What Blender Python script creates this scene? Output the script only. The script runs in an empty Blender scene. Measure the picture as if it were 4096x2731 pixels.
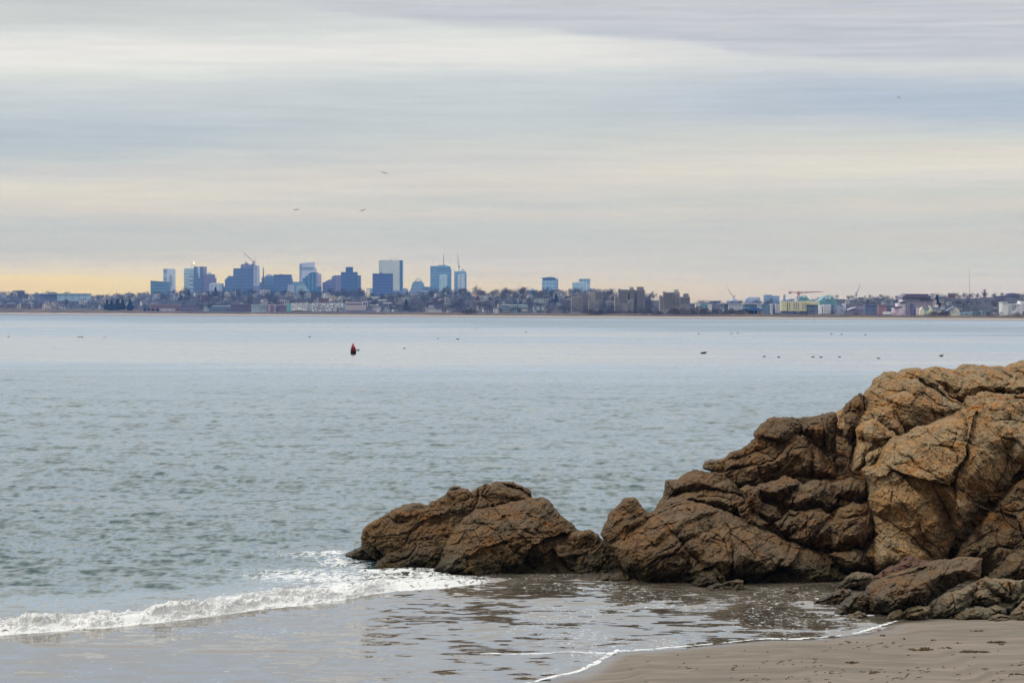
import bpy, bmesh, math, random
import numpy as np
from mathutils import Vector, Matrix

random.seed(7)
rng = np.random.default_rng(7)
SC = bpy.context.scene
COL = SC.collection

# ------------------------------------------------------------------ camera
F = 12770.0           # focal length in photo pixels (4096 wide)
CX, CY, HY = 2048.0, 1365.5, 1240.0
CAMZ = 6.0
TH = math.atan((CY - HY) / F)
cam_d = bpy.data.cameras.new('camera'); cam = bpy.data.objects.new('camera', cam_d); COL.objects.link(cam)
cam.location = (0, 0, CAMZ); cam.rotation_euler = (math.pi / 2 - TH, 0, 0)
cam_d.sensor_width = 36.0; cam_d.lens = F * 36.0 / 4096.0
cam_d.clip_start = 0.5; cam_d.clip_end = 40000.0
SC.camera = cam
SC.view_settings.view_transform = 'Standard'; SC.view_settings.look = 'None'
SC.view_settings.gamma = 1.0; SC.view_settings.exposure = 0.0
SC.cycles.use_denoising = True; SC.cycles.use_adaptive_sampling = False; SC.cycles.filter_width = 1.5
SC.cycles.max_bounces = 6; SC.cycles.volume_bounces = 1
SC.cycles.caustics_reflective = False; SC.cycles.caustics_refractive = False

def P(px, py, d):
    """point of the world at depth y=d seen at photo pixel (px,py)"""
    a = (np.asarray(px, float) - CX) / F; b = -(np.asarray(py, float) - CY) / F
    dy = math.cos(TH) + math.sin(TH) * b; dz = -math.sin(TH) + math.cos(TH) * b
    s = d / dy
    return a * s, d + 0 * a, CAMZ + dz * s
def PV(px, py, d):
    x, y, z = P(px, py, d); return Vector((float(x), float(y), float(z)))
def slope(py):
    b = -(np.asarray(py, float) - CY) / F
    return (-math.sin(TH) + math.cos(TH) * b) / (math.cos(TH) + math.sin(TH) * b)   # dz per metre of y
def ground_y(py, z=0.0):
    return (z - CAMZ) / slope(py)
def W0(px, py, z=0.0):
    y = ground_y(py, z); x, _, _ = P(px, py, y); return x, y

# ------------------------------------------------------------------ noise
def _h(ix, iy, s):
    ix = ix.astype(np.int64); iy = iy.astype(np.int64)
    h = (ix * 374761393 + iy * 668265263 + s * 974634777) & 0xFFFFFFFF
    h = ((h ^ (h >> 13)) * 1274126177) & 0xFFFFFFFF
    h = ((h ^ (h >> 16)) * 2246822519) & 0xFFFFFFFF
    return ((h ^ (h >> 15)) & 0xFFFFFF) / 16777216.0
def noise(x, y, s=0):
    x = np.asarray(x, float); y = np.asarray(y, float)
    ix = np.floor(x); iy = np.floor(y); fx = x - ix; fy = y - iy
    u = fx * fx * fx * (fx * (fx * 6 - 15) + 10); v = fy * fy * fy * (fy * (fy * 6 - 15) + 10)
    def g(ax, ay, dx, dy):
        a = _h(ax, ay, s) * 6.2831853
        return np.cos(a) * dx + np.sin(a) * dy
    n00 = g(ix, iy, fx, fy); n10 = g(ix + 1, iy, fx - 1, fy)
    n01 = g(ix, iy + 1, fx, fy - 1); n11 = g(ix + 1, iy + 1, fx - 1, fy - 1)
    return ((n00 * (1 - u) + n10 * u) * (1 - v) + (n01 * (1 - u) + n11 * u) * v) * 1.5
def fbm(x, y, s=0, o=4, g=0.5):
    r = 0; a = 1.0; f = 1.0
    for i in range(o):
        r = r + a * noise(x * f, y * f, s + i * 17); a *= g; f *= 2.03
    return r
def worley(x, y, s=0):
    ix = np.floor(x); iy = np.floor(y)
    f1 = np.full(x.shape, 9.0); f2 = np.full(x.shape, 9.0)
    cx = np.zeros(x.shape); cy = np.zeros(x.shape); px_ = np.zeros(x.shape); py_ = np.zeros(x.shape)
    for i in (-1, 0, 1):
        for j in (-1, 0, 1):
            a = ix + i; b = iy + j
            qx = a + 0.1 + 0.8 * _h(a, b, s); qy = b + 0.1 + 0.8 * _h(a, b, s + 5)
            d = np.hypot(qx - x, qy - y)
            n = d < f1
            f2 = np.where(n, f1, np.minimum(f2, d)); f1 = np.where(n, d, f1)
            cx = np.where(n, a, cx); cy = np.where(n, b, cy); px_ = np.where(n, qx, px_); py_ = np.where(n, qy, py_)
    return f1, f2, cx, cy, x - px_, y - py_
def sstep(a, b, x):
    t = np.clip((x - a) / (b - a), 0, 1); return t * t * (3 - 2 * t)

# ------------------------------------------------------------------ objects
def tag(o, label=None, cat=None, group=None, kind=None):
    if label: o['label'] = label
    if cat: o['category'] = cat
    if group: o['group'] = group
    if kind: o['kind'] = kind
    return o
def link(name, me, mats=None, parent=None):
    o = bpy.data.objects.new(name, me); COL.objects.link(o)
    if mats is not None and len(me.materials) == 0:
        for m in (mats if isinstance(mats, (list, tuple)) else [mats]): me.materials.append(m)
    if parent is not None:
        o.parent = parent
    return o
def thing(name, label, cat, loc=(0, 0, 0), group=None, rz=0):
    o = bpy.data.objects.new(name, None); COL.objects.link(o)
    o.location = loc; o.rotation_euler = (0, 0, rz); o.empty_display_size = 0.1
    return tag(o, label, cat, group)
def mesh_np(name, V, Q, smooth=True):
    """V (n,3), Q (m,4) arrays"""
    me = bpy.data.meshes.new(name)
    V = np.ascontiguousarray(V, dtype=np.float32); Q = np.ascontiguousarray(Q, dtype=np.int32)
    k = Q.shape[1]
    me.vertices.add(len(V)); me.vertices.foreach_set('co', V.ravel())
    me.loops.add(Q.size); me.loops.foreach_set('vertex_index', Q.ravel())
    me.polygons.add(len(Q)); me.polygons.foreach_set('loop_start', np.arange(0, Q.size, k, dtype=np.int32))
    me.update(calc_edges=True)
    me.polygons.foreach_set('use_smooth', np.full(len(Q), smooth)); me.update()
    return me
def mesh_py(name, V, Fc, smooth=False, mi=None):
    me = bpy.data.meshes.new(name); me.from_pydata([tuple(v) for v in V], [], Fc); me.update()
    if smooth:
        for p in me.polygons: p.use_smooth = True
    if mi:
        for p, m in zip(me.polygons, mi): p.material_index = m
    return me
def attr(me, name, arr):
    a = me.attributes.new(name, 'FLOAT', 'POINT'); a.data.foreach_set('value', np.ascontiguousarray(arr, dtype=np.float32))
class MB:
    """collects boxes, bars, prisms, rings"""
    def __init__(s): s.V = []; s.Fc = []; s.M = []
    def add(s, V, Fc, m=0):
        k = len(s.V); s.V += [tuple(v) for v in V]; s.Fc += [tuple(i + k for i in f) for f in Fc]; s.M += [m] * len(Fc); return s
    def box(s, x0, x1, y0, y1, z0, z1, m=0):
        V = [(x0, y0, z0), (x1, y0, z0), (x1, y1, z0), (x0, y1, z0), (x0, y0, z1), (x1, y0, z1), (x1, y1, z1), (x0, y1, z1)]
        return s.add(V, [(0, 3, 2, 1), (4, 5, 6, 7), (0, 1, 5, 4), (1, 2, 6, 5), (2, 3, 7, 6), (3, 0, 4, 7)], m)
    def bar(s, a, b, r, m=0, r2=None, n=4):
        a = Vector(a); b = Vector(b); d = (b - a).normalized()
        u = d.orthogonal().normalized(); w = d.cross(u); r2 = r if r2 is None else r2
        V = []
        for c, q in ((a, r), (b, r2)):
            for i in range(n):
                t = 2 * math.pi * (i + .5) / n; V.append(c + u * (q * math.cos(t)) + w * (q * math.sin(t)))
        Fc = [tuple(range(n))[::-1], tuple(range(n, 2 * n))] + [(i, (i + 1) % n, n + (i + 1) % n, n + i) for i in range(n)]
        return s.add(V, Fc, m)
    def lathe(s, prof, n=24, m=0, c=(0, 0, 0)):
        V = []
        for (r, z) in prof:
            for i in range(n):
                t = 2 * math.pi * i / n; V.append((c[0] + r * math.cos(t), c[1] + r * math.sin(t), c[2] + z))
        Fc = []
        for j in range(len(prof) - 1):
            for i in range(n):
                Fc.append((j * n + i, j * n + (i + 1) % n, (j + 1) * n + (i + 1) % n, (j + 1) * n + i))
        Fc.append(tuple(range(n))[::-1]); Fc.append(tuple((len(prof) - 1) * n + i for i in range(n)))
        return s.add(V, Fc, m)
    def slab(s, poly, y0, y1, m=0, taper=0.0):
        """poly: list of (x,z) counter-clockwise or not; extruded from y0 to y1"""
        n = len(poly)
        ar = sum(poly[i][0] * poly[(i + 1) % n][1] - poly[(i + 1) % n][0] * poly[i][1] for i in range(n))
        if ar < 0: poly = poly[::-1]
        V = [(x, y0, z) for x, z in poly] + [(x, y1, z) for x, z in poly]
        Fc = [tuple(range(n)), tuple(range(n, 2 * n))[::-1]] + [((i + 1) % n, i, n + i, n + (i + 1) % n) for i in range(n)]
        return s.add(V, Fc, m)
    def build(s, name, mats, parent=None, smooth=False):
        me = mesh_py(name, s.V, s.Fc, smooth, s.M)
        return link(name, me, mats, parent)

# ------------------------------------------------------------------ materials
def lin(c):
    c = np.asarray(c, float) / 255.0
    return np.where(c <= 0.04045, c / 12.92, ((c + 0.055) / 1.055) ** 2.4)
class NT:
    def __init__(s, nt): s.nt = nt
    def n(s, t, **kw):
        x = s.nt.nodes.new(t)
        for k, v in kw.items(): setattr(x, k, v)
        return x
    def l(s, a, b): s.nt.links.new(a, b)
    def val(s, sock, v):
        if hasattr(v, 'is_output') or isinstance(v, bpy.types.NodeSocket): s.l(v, sock)
        else: sock.default_value = v
    def math(s, op, a, b=0.0, c=None, clamp=False):
        x = s.n('ShaderNodeMath', operation=op, use_clamp=clamp)
        s.val(x.inputs[0], a); s.val(x.inputs[1], b)
        if c is not None: s.val(x.inputs[2], c)
        return x.outputs[0]
    def mix(s, f, a, b, mode='MIX'):
        x = s.n('ShaderNodeMix', data_type='RGBA', blend_type=mode)
        s.val(x.inputs[0], f)
        for q, v in ((x.inputs[6], a), (x.inputs[7], b)):
            if isinstance(v, bpy.types.NodeSocket): s.l(v, q)
            else: q.default_value = (*[float(t) for t in v][:3], 1.0)
        return x.outputs[2]
    def ramp(s, f, stops, interp='LINEAR'):
        x = s.n('ShaderNodeValToRGB'); cr = x.color_ramp; cr.interpolation = interp
        while len(cr.elements) > 1: cr.elements.remove(cr.elements[-1])
        for i, (p, c) in enumerate(stops):
            e = cr.elements[0] if i == 0 else cr.elements.new(p)
            e.position = p
            e.color = (*c[:3], 1.0) if hasattr(c, '__len__') else (c, c, c, 1.0)
        s.val(x.inputs[0], f); return x.outputs[0]
    def noise(s, vec, scale, detail=4, rough=0.55, dist=0.0, col=False):
        x = s.n('ShaderNodeTexNoise'); s.l(vec, x.inputs['Vector'])
        x.inputs['Scale'].default_value = scale; x.inputs['Detail'].default_value = detail
        x.inputs['Roughness'].default_value = rough; x.inputs['Distortion'].default_value = dist
        return x.outputs['Color'] if col else x.outputs['Fac']
    def mapping(s, vec, scale=(1, 1, 1), rot=(0, 0, 0), loc=(0, 0, 0)):
        x = s.n('ShaderNodeMapping'); s.l(vec, x.inputs['Vector'])
        x.inputs['Scale'].default_value = scale; x.inputs['Rotation'].default_value = rot; x.inputs['Location'].default_value = loc
        return x.outputs[0]
    def smooth(s, v, a, b):
        x = s.n('ShaderNodeMapRange', interpolation_type='SMOOTHSTEP'); s.val(x.inputs[0], v)
        x.inputs[1].default_value = a; x.inputs[2].default_value = b
        return x.outputs[0]
def new_mat(name):
    m = bpy.data.materials.new(name); m.use_nodes = True
    nt = m.node_tree; b = nt.nodes['Principled BSDF']
    return m, NT(nt), b
_mc = {}
def plain(col, rough=0.8, var=0.15, scale=0.4, spec=0.3, metal=0.0):
    """plain painted / stone / metal surface with a little procedural mottling. col: linear rgb"""
    key = (tuple(round(float(c), 4) for c in col), rough, var, scale, spec, metal)
    if key in _mc: return _mc[key]
    m, t, b = new_mat('surface_%d' % len(_mc))
    tc = t.n('ShaderNodeTexCoord').outputs['Object']
    f = t.noise(tc, scale, 5, 0.6)
    c = np.asarray(col, float)
    t.l(t.mix(t.ramp(f, [(0.3, 0.0), (0.7, 1.0)]), c * (1 - var), np.minimum(c * (1 + var), 0.9)), b.inputs['Base Color'])
    b.inputs['Roughness'].default_value = rough; b.inputs['Specular IOR Level'].default_value = spec; b.inputs['Metallic'].default_value = metal
    _mc[key] = m; return m

# haze model used to colour far surfaces; the thin air leaves some haze blue in them
HAZE_K = 6.2e-5
HAZE_A = np.array([0.10, 0.235, 0.56])
E_WALL = 0.56
def part_dehaze(rgb, D, e=None):
    T = math.exp(-HAZE_K * D); e = E_WALL if e is None else e
    rgb = np.asarray(rgb, float); k = 0.34 if D > 4000 else 0.45
    rgb = rgb + (rgb.mean() + np.array([-7.0, 4.0, 3.0]) - rgb) * k
    return np.clip((lin(rgb) - HAZE_A * (1 - T)) / (T * e), 0.012, 0.8)
# ------------------------------------------------------------------ sky, sun, haze
SUN_EL, SUN_AZ = math.radians(54), math.radians(-112)     # azimuth from +Y towards +X: high, over the viewer's left shoulder
BOX_Y1, BOX_TOP = 10400.0, 300.0
def sky_T(e):
    L = BOX_Y1 if e <= 0 else min(BOX_Y1, (BOX_TOP - CAMZ) / e)
    return math.exp(-HAZE_K * L)
SKY_L = [(-40, (202, 205, 216)), (0, (206, 205, 208)), (45, (211, 210, 211)), (85, (221, 220, 219)), (110, (235, 232, 224)), (150, (238, 235, 226)), (185, (226, 225, 221)),
         (205, (212, 213, 217)), (250, (201, 206, 214)), (305, (187, 195, 209)), (340, (189, 197, 208)), (375, (203, 204, 206)), (410, (212, 209, 203)),
         (445, (225, 217, 201)), (490, (217, 210, 197)), (525, (200, 199, 199)), (565, (203, 200, 197)), (590, (214, 206, 194)), (612, (232, 216, 186)),
         (632, (248, 220, 164)), (655, (244, 214, 162)), (690, (238, 204, 158))]
SKY_C = [(-40, (203, 205, 214)), (0, (208, 208, 216)), (70, (224, 224, 222)), (112, (235, 232, 224)), (140, (233, 230, 223)), (165, (216, 217, 220)), (195, (206, 210, 217)),
         (250, (203, 206, 213)), (300, (203, 206, 210)), (335, (210, 209, 207)), (372, (213, 211, 204)), (415, (222, 214, 199)), (445, (214, 210, 201)), (470, (206, 204, 201)),
         (490, (217, 209, 197)), (520, (203, 202, 200)), (560, (203, 201, 200)), (600, (210, 205, 198)), (640, (218, 207, 192)), (665, (228, 208, 180)), (690, (226, 202, 174))]
SKY_R = [(-40, (203, 203, 213)), (0, (208, 206, 215)), (60, (205, 205, 215)), (120, (206, 206, 216)), (145, (217, 215, 217)), (165, (213, 212, 216)), (190, (195, 200, 215)),
         (225, (182, 192, 213)), (262, (184, 193, 212)), (290, (202, 205, 212)), (318, (214, 212, 207)), (350, (224, 217, 202)), (400, (229, 222, 206)), (430, (216, 212, 203)),
         (455, (208, 206, 201)), (485, (214, 208, 196)), (515, (205, 203, 199)), (545, (208, 203, 194)), (590, (206, 204, 199)), (640, (211, 206, 198)), (690, (213, 202, 192))]
def sky_stops(st):
    out = []
    for yy, c in st:
        e = (HY - yy * 1.7415) / F
        T = sky_T(e); c = np.array(c, float); c = c + (c.mean() - c) * 0.20 + np.where(c[0] > c[2] + 8, np.array([-1.0, -0.5, 1.0]), np.array([-3.0, 0.8, -1.5]))
        v = np.clip((lin(c) - HAZE_A * (1 - T)) / T, 0.02, 4)
        out.append((min(max(e / 0.11, 0.0), 1.0), v))
    return sorted(out, key=lambda q: q[0])

world = bpy.data.worlds.new('World'); SC.world = world; world.use_nodes = True
wt = NT(world.node_tree); bg = world.node_tree.nodes['Background']
nish = wt.n('ShaderNodeTexSky', sky_type='NISHITA'); nish.sun_disc = False
nish.sun_elevation = SUN_EL; nish.sun_rotation = SUN_AZ; nish.air_density = 1.0; nish.dust_density = 3.0
dirv = wt.n('ShaderNodeTexCoord').outputs['Generated']
sx = wt.n('ShaderNodeSeparateXYZ'); wt.l(dirv, sx.inputs[0]); X, Y, Z = sx.outputs
hor = wt.math('SQRT', wt.math('ADD', wt.math('MULTIPLY', X, X), wt.math('MULTIPLY', Y, Y)))
el = wt.math('DIVIDE', Z, wt.math('MAXIMUM', hor, 1e-4))
az = wt.math('ARCTAN2', X, Y)
cv = wt.n('ShaderNodeCombineXYZ'); wt.l(az, cv.inputs[0]); wt.l(el, cv.inputs[1])
ae = cv.outputs[0]
warp = wt.noise(wt.mapping(ae, (7, 42, 1), (0, 0, -0.05)), 1.0, 4, 0.55)
warp2 = wt.noise(wt.mapping(ae, (38, 330, 1), (0, 0, 0.02)), 1.0, 4, 0.6)
e2 = wt.math('ADD', el, wt.math('ADD', wt.math('MULTIPLY_ADD', warp, 0.0125, -0.00625), wt.math('MULTIPLY_ADD', warp2, 0.0036, -0.0018)))
rp = wt.math('DIVIDE', e2, 0.11, clamp=True)
cl = wt.ramp(rp, sky_stops(SKY_L)); cc = wt.ramp(rp, sky_stops(SKY_C)); crr = wt.ramp(rp, sky_stops(SKY_R))
band = wt.mix(wt.smooth(az, -0.135, -0.005), cl, cc)
band = wt.mix(wt.smooth(az, 0.0, 0.125), band, crr)
# the sharp lower edge of the upper cloud sheet, running down to the right
edge_stops = [(0.0, 0.1005), (0.22, 0.0965), (0.34, 0.0915), (0.50, 0.0868), (0.64, 0.0835), (0.745, 0.0785), (0.90, 0.0768), (1.0, 0.0772)]
er = wt.n('ShaderNodeValToRGB'); cr = er.color_ramp; cr.interpolation = 'EASE'
while len(cr.elements) > 1: cr.elements.remove(cr.elements[-1])
for i, (p, v) in enumerate(edge_stops):
    q = cr.elements[0] if i == 0 else cr.elements.new(p)
    q.position = p; q.color = (v, v, v, 1)
wt.l(wt.math('MULTIPLY_ADD', az, 1 / 0.3204, 0.5, clamp=True), er.inputs[0])
eb = wt.n('ShaderNodeRGBToBW'); wt.l(er.outputs[0], eb.inputs[0])
wob = wt.noise(wt.mapping(ae, (26, 60, 1)), 1.0, 4, 0.55)
over = wt.smooth(wt.math('SUBTRACT', wt.math('ADD', el, wt.math('MULTIPLY_ADD', wob, 0.004, -0.002)), eb.outputs[0]), -0.0006, 0.0028)
over = wt.math('MULTIPLY', over, wt.smooth(az, -0.12, -0.03))
strk = wt.noise(wt.mapping(ae, (16, 420, 1), (0, 0, 0.035)), 1.0, 4, 0.6)
Tt = sky_T(0.085)
def top(c): return (lin(c) - HAZE_A * (1 - Tt)) / Tt
upper = wt.mix(wt.ramp(strk, [(0.32, 0.0), (0.68, 1.0)]), top((191, 195, 204)), top((207, 209, 214)))
band = wt.mix(over, band, upper)
fine = wt.noise(wt.mapping(ae, (22, 500, 1), (0, 0, 0.012)), 1.0, 5, 0.62)
band = wt.mix(1.0, band, wt.ramp(fine, [(0.25, 0.925), (0.75, 1.065)]), 'MULTIPLY')
# the rest of the overcast dome
dn = wt.noise(wt.mapping(dirv, (2.2, 2.2, 7)), 1.0, 5, 0.55)
DOME_MID, DOME_TOP = (0.70, 0.835, 0.965), (1.66, 1.60, 1.52)
mid = wt.mix(wt.smooth(wt.math('ADD', Z, wt.math('MULTIPLY_ADD', dn, 0.2, -0.1)), 0.12, 0.62), DOME_MID, DOME_TOP)
mid = wt.mix(1.0, mid, wt.ramp(dn, [(0.3, 0.86), (0.7, 1.14)]), 'MULTIPLY')
mid = wt.mix(wt.smooth(Y, 0.35, -0.55), mid, wt.mix(1.0, mid, (0.62, 0.60, 0.57), 'MULTIPLY'))      # unseen dome behind the viewer dimmed, to darken faces turned that way
sky = wt.mix(wt.smooth(el, 0.10, 0.17), band, mid)
sky10 = wt.mix(1.0, sky, (10, 10, 10), 'MULTIPLY')
wt.l(wt.mix(0.95, nish.outputs[0], sky10), bg.inputs['Color'])
bg.inputs['Strength'].default_value = 0.1

sl = bpy.data.lights.new('sun', 'SUN'); so = bpy.data.objects.new('sun', sl); COL.objects.link(so)
sl.energy = 1.5; sl.angle = math.radians(10); sl.color = (1.0, 0.93, 0.82)
sd = Vector((math.cos(SUN_EL) * math.sin(SUN_AZ), math.cos(SUN_EL) * math.cos(SUN_AZ), math.sin(SUN_EL)))
so.rotation_euler = sd.to_track_quat('Z', 'Y').to_euler(); so.location = (0, -30, 60)

mb = MB().box(-4200, 4200, -60, BOX_Y1, -6.0, BOX_TOP)
hm = bpy.data.materials.new('hazy_air'); hm.use_nodes = True
ht = hm.node_tree; ht.nodes.remove(ht.nodes['Principled BSDF'])
pv = ht.nodes.new('ShaderNodeVolumePrincipled'); ht.links.new(pv.outputs[0], ht.nodes['Material Output'].inputs['Volume'])
pv.inputs['Density'].default_value = HAZE_K
pv.inputs['Color'].default_value = (0.17, 0.38, 0.90, 1); pv.inputs['Anisotropy'].default_value = 0.0
pv.inputs['Absorption Color'].default_value = (0, 0, 0, 1)
hz = mb.build('haze', hm); tag(hz, 'pale blue haze in the air over the whole bay', 'haze', kind='stuff')
# ------------------------------------------------------------------ water and sand
SHORE_PX = [(-2500, 3900), (0, 3250), (1300, 2905), (1900, 2785), (2140, 2731), (2240, 2704), (2330, 2684), (2400, 2652), (2440, 2622), (2475, 2607), (2600, 2600), (2760, 2584), (2920, 2570),
            (3060, 2557), (3200, 2558), (3330, 2546), (3440, 2531), (3520, 2512), (3555, 2498), (3600, 2484), (3700, 2474), (3900, 2455), (4300, 2440), (5200, 2425), (7500, 2410)]
shx, shy = map(np.array, zip(*[W0(a, b) for a, b in SHORE_PX])); shx = shx.astype(float); shy = shy.astype(float)
def shore_d(x, y):
    """metres inland of the edge of the swash (negative: out in the water)"""
    yl = np.interp(x, shx, shy) + 0.10 * noise(x * 0.9, y * 0 + 3.3, 5) + 0.05 * noise(x * 2.7, y * 0, 6)
    e = 0.05; sl_ = (np.interp(x + e, shx, shy) - np.interp(x - e, shx, shy)) / (2 * e)
    return (yl - y) / np.sqrt(1 + np.clip(sl_, -3, 3) ** 2 * 0.6)
def sand_z(x, y):
    d = shore_d(x, y)
    return np.where(d > 0, 0.030 * d, np.maximum(0.05 * d, -2.6)) + 0.012 * fbm(x * 0.35, y * 0.5, 21, 3) * np.clip(1 - np.abs(d) * 0 , 0, 1) * sstep(0.3, 2.5, np.abs(d))

def grid_quads(nr, nc):
    i = np.arange(nr * nc).reshape(nr, nc)
    return np.stack([i[:-1, :-1], i[:-1, 1:], i[1:, 1:], i[1:, :-1]], -1).reshape(-1, 4)

gx, gy = np.meshgrid(np.linspace(-46, 46, 420), np.concatenate([np.linspace(-30, 45, 60), np.linspace(45.2, 80, 290), np.linspace(80.5, 140, 30)]))
gz = sand_z(gx, gy)
me = mesh_np('sand', np.stack([gx, gy, gz], -1).reshape(-1, 3), grid_quads(*gx.shape))
attr(me, 'inland', shore_d(gx, gy).ravel())
m, t, b = new_mat('beach_sand')
tc = t.n('ShaderNodeTexCoord').outputs['Object']
ia = t.n('ShaderNodeAttribute', attribute_name='inland').outputs['Fac']
n1 = t.noise(t.mapping(tc, (0.35, 1.1, 1), (0, 0, 0.12)), 1.0, 5, 0.6)
n2 = t.noise(t.mapping(tc, (1.2, 3.5, 1), (0, 0, 0.12)), 1.0, 4, 0.6)
n3 = t.noise(tc, 60, 3, 0.7)
base = t.mix(t.ramp(n1, [(0.38, 0.0), (0.62, 1.0)]), (0.100, 0.082, 0.060), (0.152, 0.126, 0.095))
base = t.mix(t.math('MULTIPLY', t.ramp(n2, [(0.52, 0.0), (0.68, 1.0)]), 0.5), base, (0.25, 0.195, 0.14))
base = t.mix(1.0, base, t.ramp(n3, [(0.3, 0.86), (0.7, 1.14)]), 'MULTIPLY')
wet = t.math('SUBTRACT', 1.0, t.smooth(t.math('ADD', ia, t.math('MULTIPLY_ADD', n1, 0.8, -0.4)), 0.1, 1.1))
base = t.mix(wet, base, t.mix(1.0, base, (0.8, 0.78, 0.76), 'MULTIPLY'))
t.l(base, b.inputs['Base Color'])
t.l(t.math('MULTIPLY_ADD', wet, -0.55, 0.78), b.inputs['Roughness'])
b.inputs['Specular IOR Level'].default_value = 0.4
bp = t.n('ShaderNodeBump'); bp.inputs['Strength'].default_value = 0.35; bp.inputs['Distance'].default_value = 0.03
t.l(t.math('ADD', n2, t.math('MULTIPLY', n3, 0.25)), bp.inputs['Height']); t.l(bp.outputs[0], b.inputs['Normal'])
tag(link('sand', me, m), 'smooth damp grey brown sand of the near beach', 'beach', kind='structure')

# --- the breaking wave: foot of its foam front
SURF_PX = [(-1500, 2585), (-700, 2556), (0, 2537), (255, 2521), (446, 2507), (676, 2482), (860, 2463), (1020, 2437), (1212, 2415), (1371, 2396), (1500, 2372), (1583, 2362), (1761, 2352), (1825, 2343), (1900, 2336), (2010, 2326), (2150, 2318)]
sfx, sfy = map(np.array, zip(*[W0(a, b) for a, b in SURF_PX])); sfx = sfx.astype(float); sfy = sfy.astype(float)
def surf_d(x, y):
    yl = np.interp(x, sfx, sfy) + 0.16 * noise(x * 0.8, x * 0 + 1.7, 31) + 0.07 * noise(x * 2.6, x * 0, 32)
    return y - yl
def surf_h(x):
    xs = [sfx[0], sfx[2], sfx[6], sfx[9], sfx[11], sfx[13], sfx[15], sfx[16]]
    return np.interp(x, xs, [0.13, 0.14, 0.16, 0.15, 0.12, 0.09, 0.05, 0.0])
def surf_z(x, y):
    d = surf_d(x, y)
    p = sstep(-0.05, 0.45, d) * np.where(d > 0.45, np.exp(-(d - 0.45) / 2.6), 1.0)
    return surf_h(x) * p

py = np.concatenate([np.linspace(1251, 1300, 50), np.arange(1301, 1700, 1.6), np.arange(1700, 2200, 2.2), np.arange(2200, 2760, 1.7), np.arange(2760, 3400, 8)])[::-1]
px = np.concatenate([np.linspace(-2600, -60, 130), np.arange(-50, 4160, 6.0), np.linspace(4170, 6700, 130)])
yy = ground_y(py)
Yg = np.repeat(yy[:, None], len(px), 1); Xg = (px[None, :] - CX) / F * Yg * 1.0000
dyr = np.abs(np.gradient(yy))[:, None] + 0 * Xg
Zg = np.zeros_like(Xg)
sd_ = shore_d(Xg, Yg); fd = surf_d(Xg, Yg)
PXg = np.repeat(px[None, :], len(py), 0); PYg = np.repeat(py[:, None], len(px), 1)
# ripple strength: calm lanes and ruffled lanes of the bay
r1 = fbm(Xg / Yg * 7, np.log(Yg) * 9, 41, 4)
r2 = fbm(Xg / Yg * 5, np.log(Yg) * 26, 47, 3)
lane = PYg - 0.015 * (PXg - 2048) + 22 * r1
rip = np.interp(lane, [1240, 1264, 1276, 1286, 1300, 1312, 1322, 1334, 1352, 1366, 1378, 1420, 1460, 1492, 1535, 1680, 1900, 2150, 2330, 2500, 2731],
                [0.60, 0.60, 0.95, 1.15, 1.05, 0.65, 0.25, 0.22, 0.55, 0.45, 0.20, 0.17, 0.20, 0.72, 0.95, 1.05, 1.1, 1.1, 1.0, 0.9, 0.8])
rip = np.clip(rip + 0.10 * r2 + 0.08 * r1, 0.05, 1.15)
behind = sstep(0.3, 3.0, fd)                       # 1 seaward of the breaker
shal = 1 - sstep(-1.0, 9.0, fd)                    # 1 in the thin sheet of water on the sand
calm_back = np.exp(-((fd - 5.0) / 3.5) ** 2) * sstep(2000, 1100, PXg)
rip = rip * (1 - 0.55 * calm_back)
wash = (1 - behind)
ripw = np.interp(PXg, [0, 900, 1500, 2000, 3600], [0.12, 0.16, 0.46, 0.62, 0.62]) * np.interp(PYg, [2250, 2400, 2560, 2731], [1.0, 0.95, 0.70, 0.52])
rip = rip * behind + ripw * wash
# wavelets of every size, as a tilt of the surface towards and away from the viewer's shore
tilt = np.zeros_like(Xg); tilt_w = np.zeros_like(Xg)
for i, L in enumerate([0.35, 0.7, 1.4, 2.8, 5.6, 11.0, 22.0]):
    lx_ = 0.05 + 0.21 * L ** 0.9
    a = noise(Xg / lx_ + 13 * i, Yg / (L * .75) + 5 * i, 300 + i) + 0.7 * noise(Xg / (lx_ * 1.7) + 3 * i, Yg / (L * .8) + 7 * i, 320 + i)
    if L < 6: tilt_w += [.8, 1.0, 1.0, .8, .6][i] * (noise(Xg / (lx_ * 3.2) + 23 * i, Yg / (L * .8) + 5 * i, 340 + i) + .5 * noise(Xg / (lx_ * 2) + 3 * i, Yg / (L * .6) + 5 * i, 360 + i)) * sstep(0.8, 1.6, L / dyr)
    tilt += [1.1, 1.1, 1.0, .75, .55, .38, .22][i] * a * sstep(0.8, 1.6, L / dyr)
# geometric waves
angs = rng.normal(0, 0.75, 60); lams = np.exp(rng.uniform(math.log(0.6), math.log(5.0), 60)); phs = rng.uniform(0, 6.28, 60)
wob1 = 1.2 * noise(Xg * 0.10, Yg * 0.07, 51); wob2 = 1.2 * noise(Xg * 0.11, Yg * 0.06, 52)
Xw = Xg + wob1; Yw = Yg + wob2
near = PYg > 1420
for a, L, ph in zip(angs, lams, phs):
    kx = math.sin(a) * 2 * math.pi / L; ky = -math.cos(a) * 2 * math.pi / L
    att = sstep(2.2, 4.5, L / dyr)
    amp = 0.0036 * L ** 0.6
    Zg += att * amp * np.sin(kx * Xw + ky * Yw + ph)
big = fbm(Xg * 0.05, Yg * 0.09, 61, 3)
Zg *= np.clip(rip, 0, 1.2) * np.clip(1 + 0.5 * big, 0.3, 1.7) * (0.25 + 0.75 * behind)
Zg += surf_z(Xg, Yg)
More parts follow.
